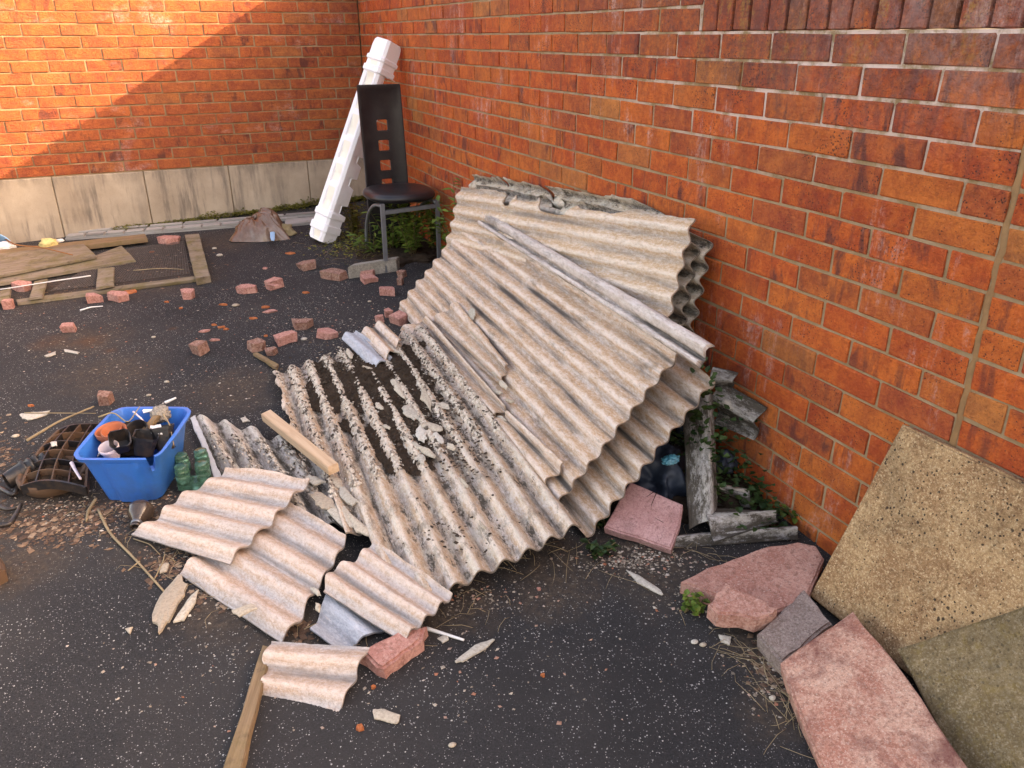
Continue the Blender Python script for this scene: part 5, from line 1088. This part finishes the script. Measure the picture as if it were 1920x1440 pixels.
# ------------------------------------------------------------------ dark rubbish under the right end of the pile
lump('rubbish_bag', P(1225, 905, .0), (.13, .17, .15), 'bluebag', 'dark blue black rubbish bag deep under the right end of the pile', 'rubbish bag', 21, .6, 2.4, ridge=True, sub=5)
lump('rubbish_bag', P(1285, 790, .02), (.09, .12, .20), 'bluebag', 'second dark bag behind the upright mossy strip', 'rubbish bag', 22, .6, 2.6, ridge=True, sub=5)
lump('wrapper', P(1258, 862, .16), (.034, .02, .016), 'teal', 'crumpled teal wrapper under the pile', 'wrapper', 23, .8, 3, ridge=True, flat=False)
lump('rubbish_bag', P(1358, 872, .08), (.05, .04, .05), 'bluebag', 'small blue grey plastic scrap behind the upright strip', 'rubbish bag', 24, .6, 3, ridge=True)
lump('earth_heap', P(1330, 930, -.02), (.16, .26, .07), 'soil', 'dark earth heaped along the wall under the mossy scraps', 'earth', 25, .5, 4, sub=5, kind='stuff')
lump('earth_heap', np.array([-.22, -3.9, gz(-.22, -3.9)-.02]), (.2, .9, .07), 'soil', 'dark earth under the leaning sheets', 'earth', 26, .5, 4, sub=5, kind='stuff')
lump('earth_heap', P(760, 478, -.01), (.30, .26, .035), 'soil', 'dark earth under the weeds round the chair', 'earth', 27, .6, 5, sub=5, kind='stuff')

# ------------------------------------------------------------------ weeds, moss, ivy, dry grass
def leaf(V, Fc, p, d, up, L, W):
    d = unit(d); s_ = np.cross(d, up); s_ = unit(s_ if np.linalg.norm(s_) > 1e-3 else np.array([1., 0, 0])); n_ = np.cross(s_, d); k = len(V)
    V += [p, p+d*L*.35+s_*W*.5+n_*W*.15, p+d*L*.4-n_*W*.05, p+d*L*.35-s_*W*.5+n_*W*.15, p+d*L*.75+s_*W*.33-n_*L*.06, p+d*L*.75-s_*W*.33-n_*L*.06, p+d*L-n_*L*.16]
    Fc += [(k, k+1, k+2), (k, k+2, k+3), (k+2, k+1, k+4), (k+2, k+5, k+3), (k+2, k+4, k+6), (k+2, k+6, k+5)]
def weed(base, stems, hgt, LL, LW, seed, label, mat='leaf', spread=.35, per=16, cat='weed', group='weeds growing by the walls'):
    r = random.Random(seed); root = empty('weed', base, label, cat, group); V = []; Fc = []; SV = []; SF = []
    for i in range(stems):
        a = r.uniform(0, 6.28); ln = r.uniform(.1, 1)*spread; top = np.array([math.cos(a)*ln, math.sin(a)*ln, 1.])*hgt*r.uniform(.55, 1.); b0 = np.array([r.uniform(-.02, .02), r.uniform(-.02, .02), 0])
        pts = [b0+top*t_+np.array([math.cos(a), math.sin(a), 0])*hgt*.1*t_*t_ for t_ in np.linspace(0, 1, 6)]; tube(SV, SF, pts, np.linspace(.0035, .0015, 6), 4)
        for k in range(per):
            t_ = .15+.85*k/(per-1); p = pts[0]+(pts[-1]-pts[0])*t_; b = r.uniform(0, 6.28); d = np.array([math.cos(b), math.sin(b), r.uniform(-.1, .7)])
            leaf(V, Fc, p, d, np.array([r.uniform(-.3, .3), r.uniform(-.3, .3), 1.]), LL*r.uniform(.6, 1.15), LW*r.uniform(.7, 1.2))
    link('stem', mesh('stem', SV, SF, True), M['stem'], root); o = link('foliage', mesh('foliage', V, Fc), M[mat], root); o['kind'] = 'stuff'
weed(P(775, 482), 14, .42, .070, .027, 1, 'leafy weed growing up through the chair frame', spread=.33, per=26)
weed(np.array([-.07, -2.20, gz(-.07, -2.2)]), 11, .55, .075, .026, 2, 'taller leafy weed against the wall, right of the chair seat', spread=.22, per=22)
weed(P(738, 470), 9, .30, .065, .024, 12, 'leafy weed just left of the tall one in the chair frame', spread=.5, per=18)
weed(P(815, 470), 10, .40, .065, .024, 13, 'leafy weed right of the chair, by the corner of the sheets', spread=.3, per=22)
weed(P(700, 474), 10, .17, .085, .018, 3, 'low narrow leaved weed in front of the chair', spread=1.2, per=8)
weed(P(664, 440), 12, .26, .035, .022, 4, 'yellowish weed filling the gap between the foam moulding and the chair', 'mossm', spread=.4, per=26)
weed(np.array([-.12, -1.35, gz(-.12, -1.35)]), 8, .22, .05, .02, 8, 'weed in the shade behind the chair panel', 'leafd', spread=.5, per=16)
weed(P(1300, 1150), 6, .055, .024, .018, 5, 'small bright weed at the edge of the large flat pink slab', spread=.8, per=9)
weed(P(1112, 1035), 6, .06, .026, .020, 6, 'small round leaved weed at the end of the mossy sheet', 'leafd', spread=.9, per=9)
weed(P(1130, 985), 5, .08, .028, .022, 7, 'dark green weed under the right corner of the pile', 'leafd', spread=.8, per=9)
weed(P(1485, 985)+np.array([0, 0, .02]), 3, .05, .03, .016, 9, 'tiny yellow green weed at the foot of the wall', spread=.6, per=6)
weed(P(780, 628)+np.array([0, 0, .0]), 3, .05, .02, .01, 10, 'tiny weed by the trapped red brick', 'leafd', spread=.6, per=6)
def carpet(name, f, cnt, LL, LW, mat, label, cat, seed, hs=.03):
    r = random.Random(seed); V = []; Fc = []
    for _ in range(cnt):
        p = f(r); a = r.uniform(0, 6.28); leaf(V, Fc, p+ZUP*r.uniform(0, hs), np.array([math.cos(a), math.sin(a), r.uniform(-.2, .8)]), np.array([r.uniform(-.4, .4), r.uniform(-.4, .4), 1.]), LL*r.uniform(.5, 1.2), LW*r.uniform(.6, 1.2))
    tag(link(name, mesh(name, V, Fc), M[mat]), label, cat, None, 'stuff')
def f1(r):
    x = -r.random()**1.4*1.9-.05; k = .5+.5*math.sin(x*9)+.3*math.sin(x*23); return np.array([x, -.015-abs(r.gauss(0, .035+.02*k)), gz(x, 0)+abs(r.gauss(0, .022))*max(.2, k)*(1.25+x*.45)])
carpet('moss', f1, 3000, .022, .014, 'mossm', 'yellow green moss and tiny weeds along the foot of the plinth', 'moss', 1, .02)
def f2(r):
    y = r.uniform(-4.98, -4.45); return np.array([-.02-abs(r.gauss(0, .08)), y, gz(0, y)+abs(r.gauss(0, .12))*(1 if y > -4.8 else .4)])
carpet('ivy', f2, 480, .026, .022, 'leafd', 'dark ivy creeping among the scraps at the foot of the wall', 'ivy', 2)
def f3(r):
    q = P(r.gauss(1318, 16), r.gauss(815, 62), .0); t_ = r.random(); b = X(1318+r.gauss(0, 20), 850+r.gauss(0, 70), -.20); return b
carpet('ivy', f3, 180, .026, .022, 'leafd', 'ivy trailing over the upright mossy strip', 'ivy', 3, .01)
def f4(r): q = P(r.gauss(672, 40), r.gauss(455, 16), 0); return q
carpet('moss', f4, 900, .024, .014, 'mossm', 'low yellowish ground cover round the chair', 'moss', 4, .03)
def grass(name, spots, label, seed, mat='dry'):
    r = random.Random(seed); V = []; Fc = []
    for x, y, rx_, ry_, cnt, L in spots:
        for _ in range(int(cnt*.55)):
            c = P(x+r.gauss(0, .5)*rx_, y+r.gauss(0, .5)*ry_, .003); a = r.uniform(0, 6.28); l = L*r.uniform(.4, 1.2); b = a+r.uniform(-1, 1)
            d = np.array([math.cos(a), math.sin(a), 0]); e_ = np.array([math.cos(b), math.sin(b), 0]); tube(V, Fc, [c, c+d*l*.35+ZUP*r.uniform(.002, .02), c+d*l*.55+e_*l*.25+ZUP*r.uniform(.002, .02), c+d*l*.5+e_*l*.5+ZUP*.002], [.0008, .0008, .0007, .0005], 3)
    tag(link(name, mesh(name, V, Fc, True), M[mat]), label, 'dry grass', None, 'stuff')
grass('dry_grass', [(1450, 1250, 50, 70, 60, .10), (1480, 1340, 40, 60, 50, .12), (1330, 1190, 60, 30, 20, .10), (1030, 1060, 120, 50, 40, .14), (880, 1140, 70, 40, 26, .10), (430, 1100, 70, 40, 40, .08), (320, 1060, 40, 40, 20, .09), (660, 470, 90, 30, 60, .10), (1330, 1030, 90, 25, 30, .10), (1290, 900, 20, 60, 50, .10), (330, 1000, 80, 30, 24, .08), (180, 960, 80, 30, 24, .06), (690, 1190, 140, 40, 22, .08)], 'wiry dry grass and roots lying round the pile and the slabs', 1)
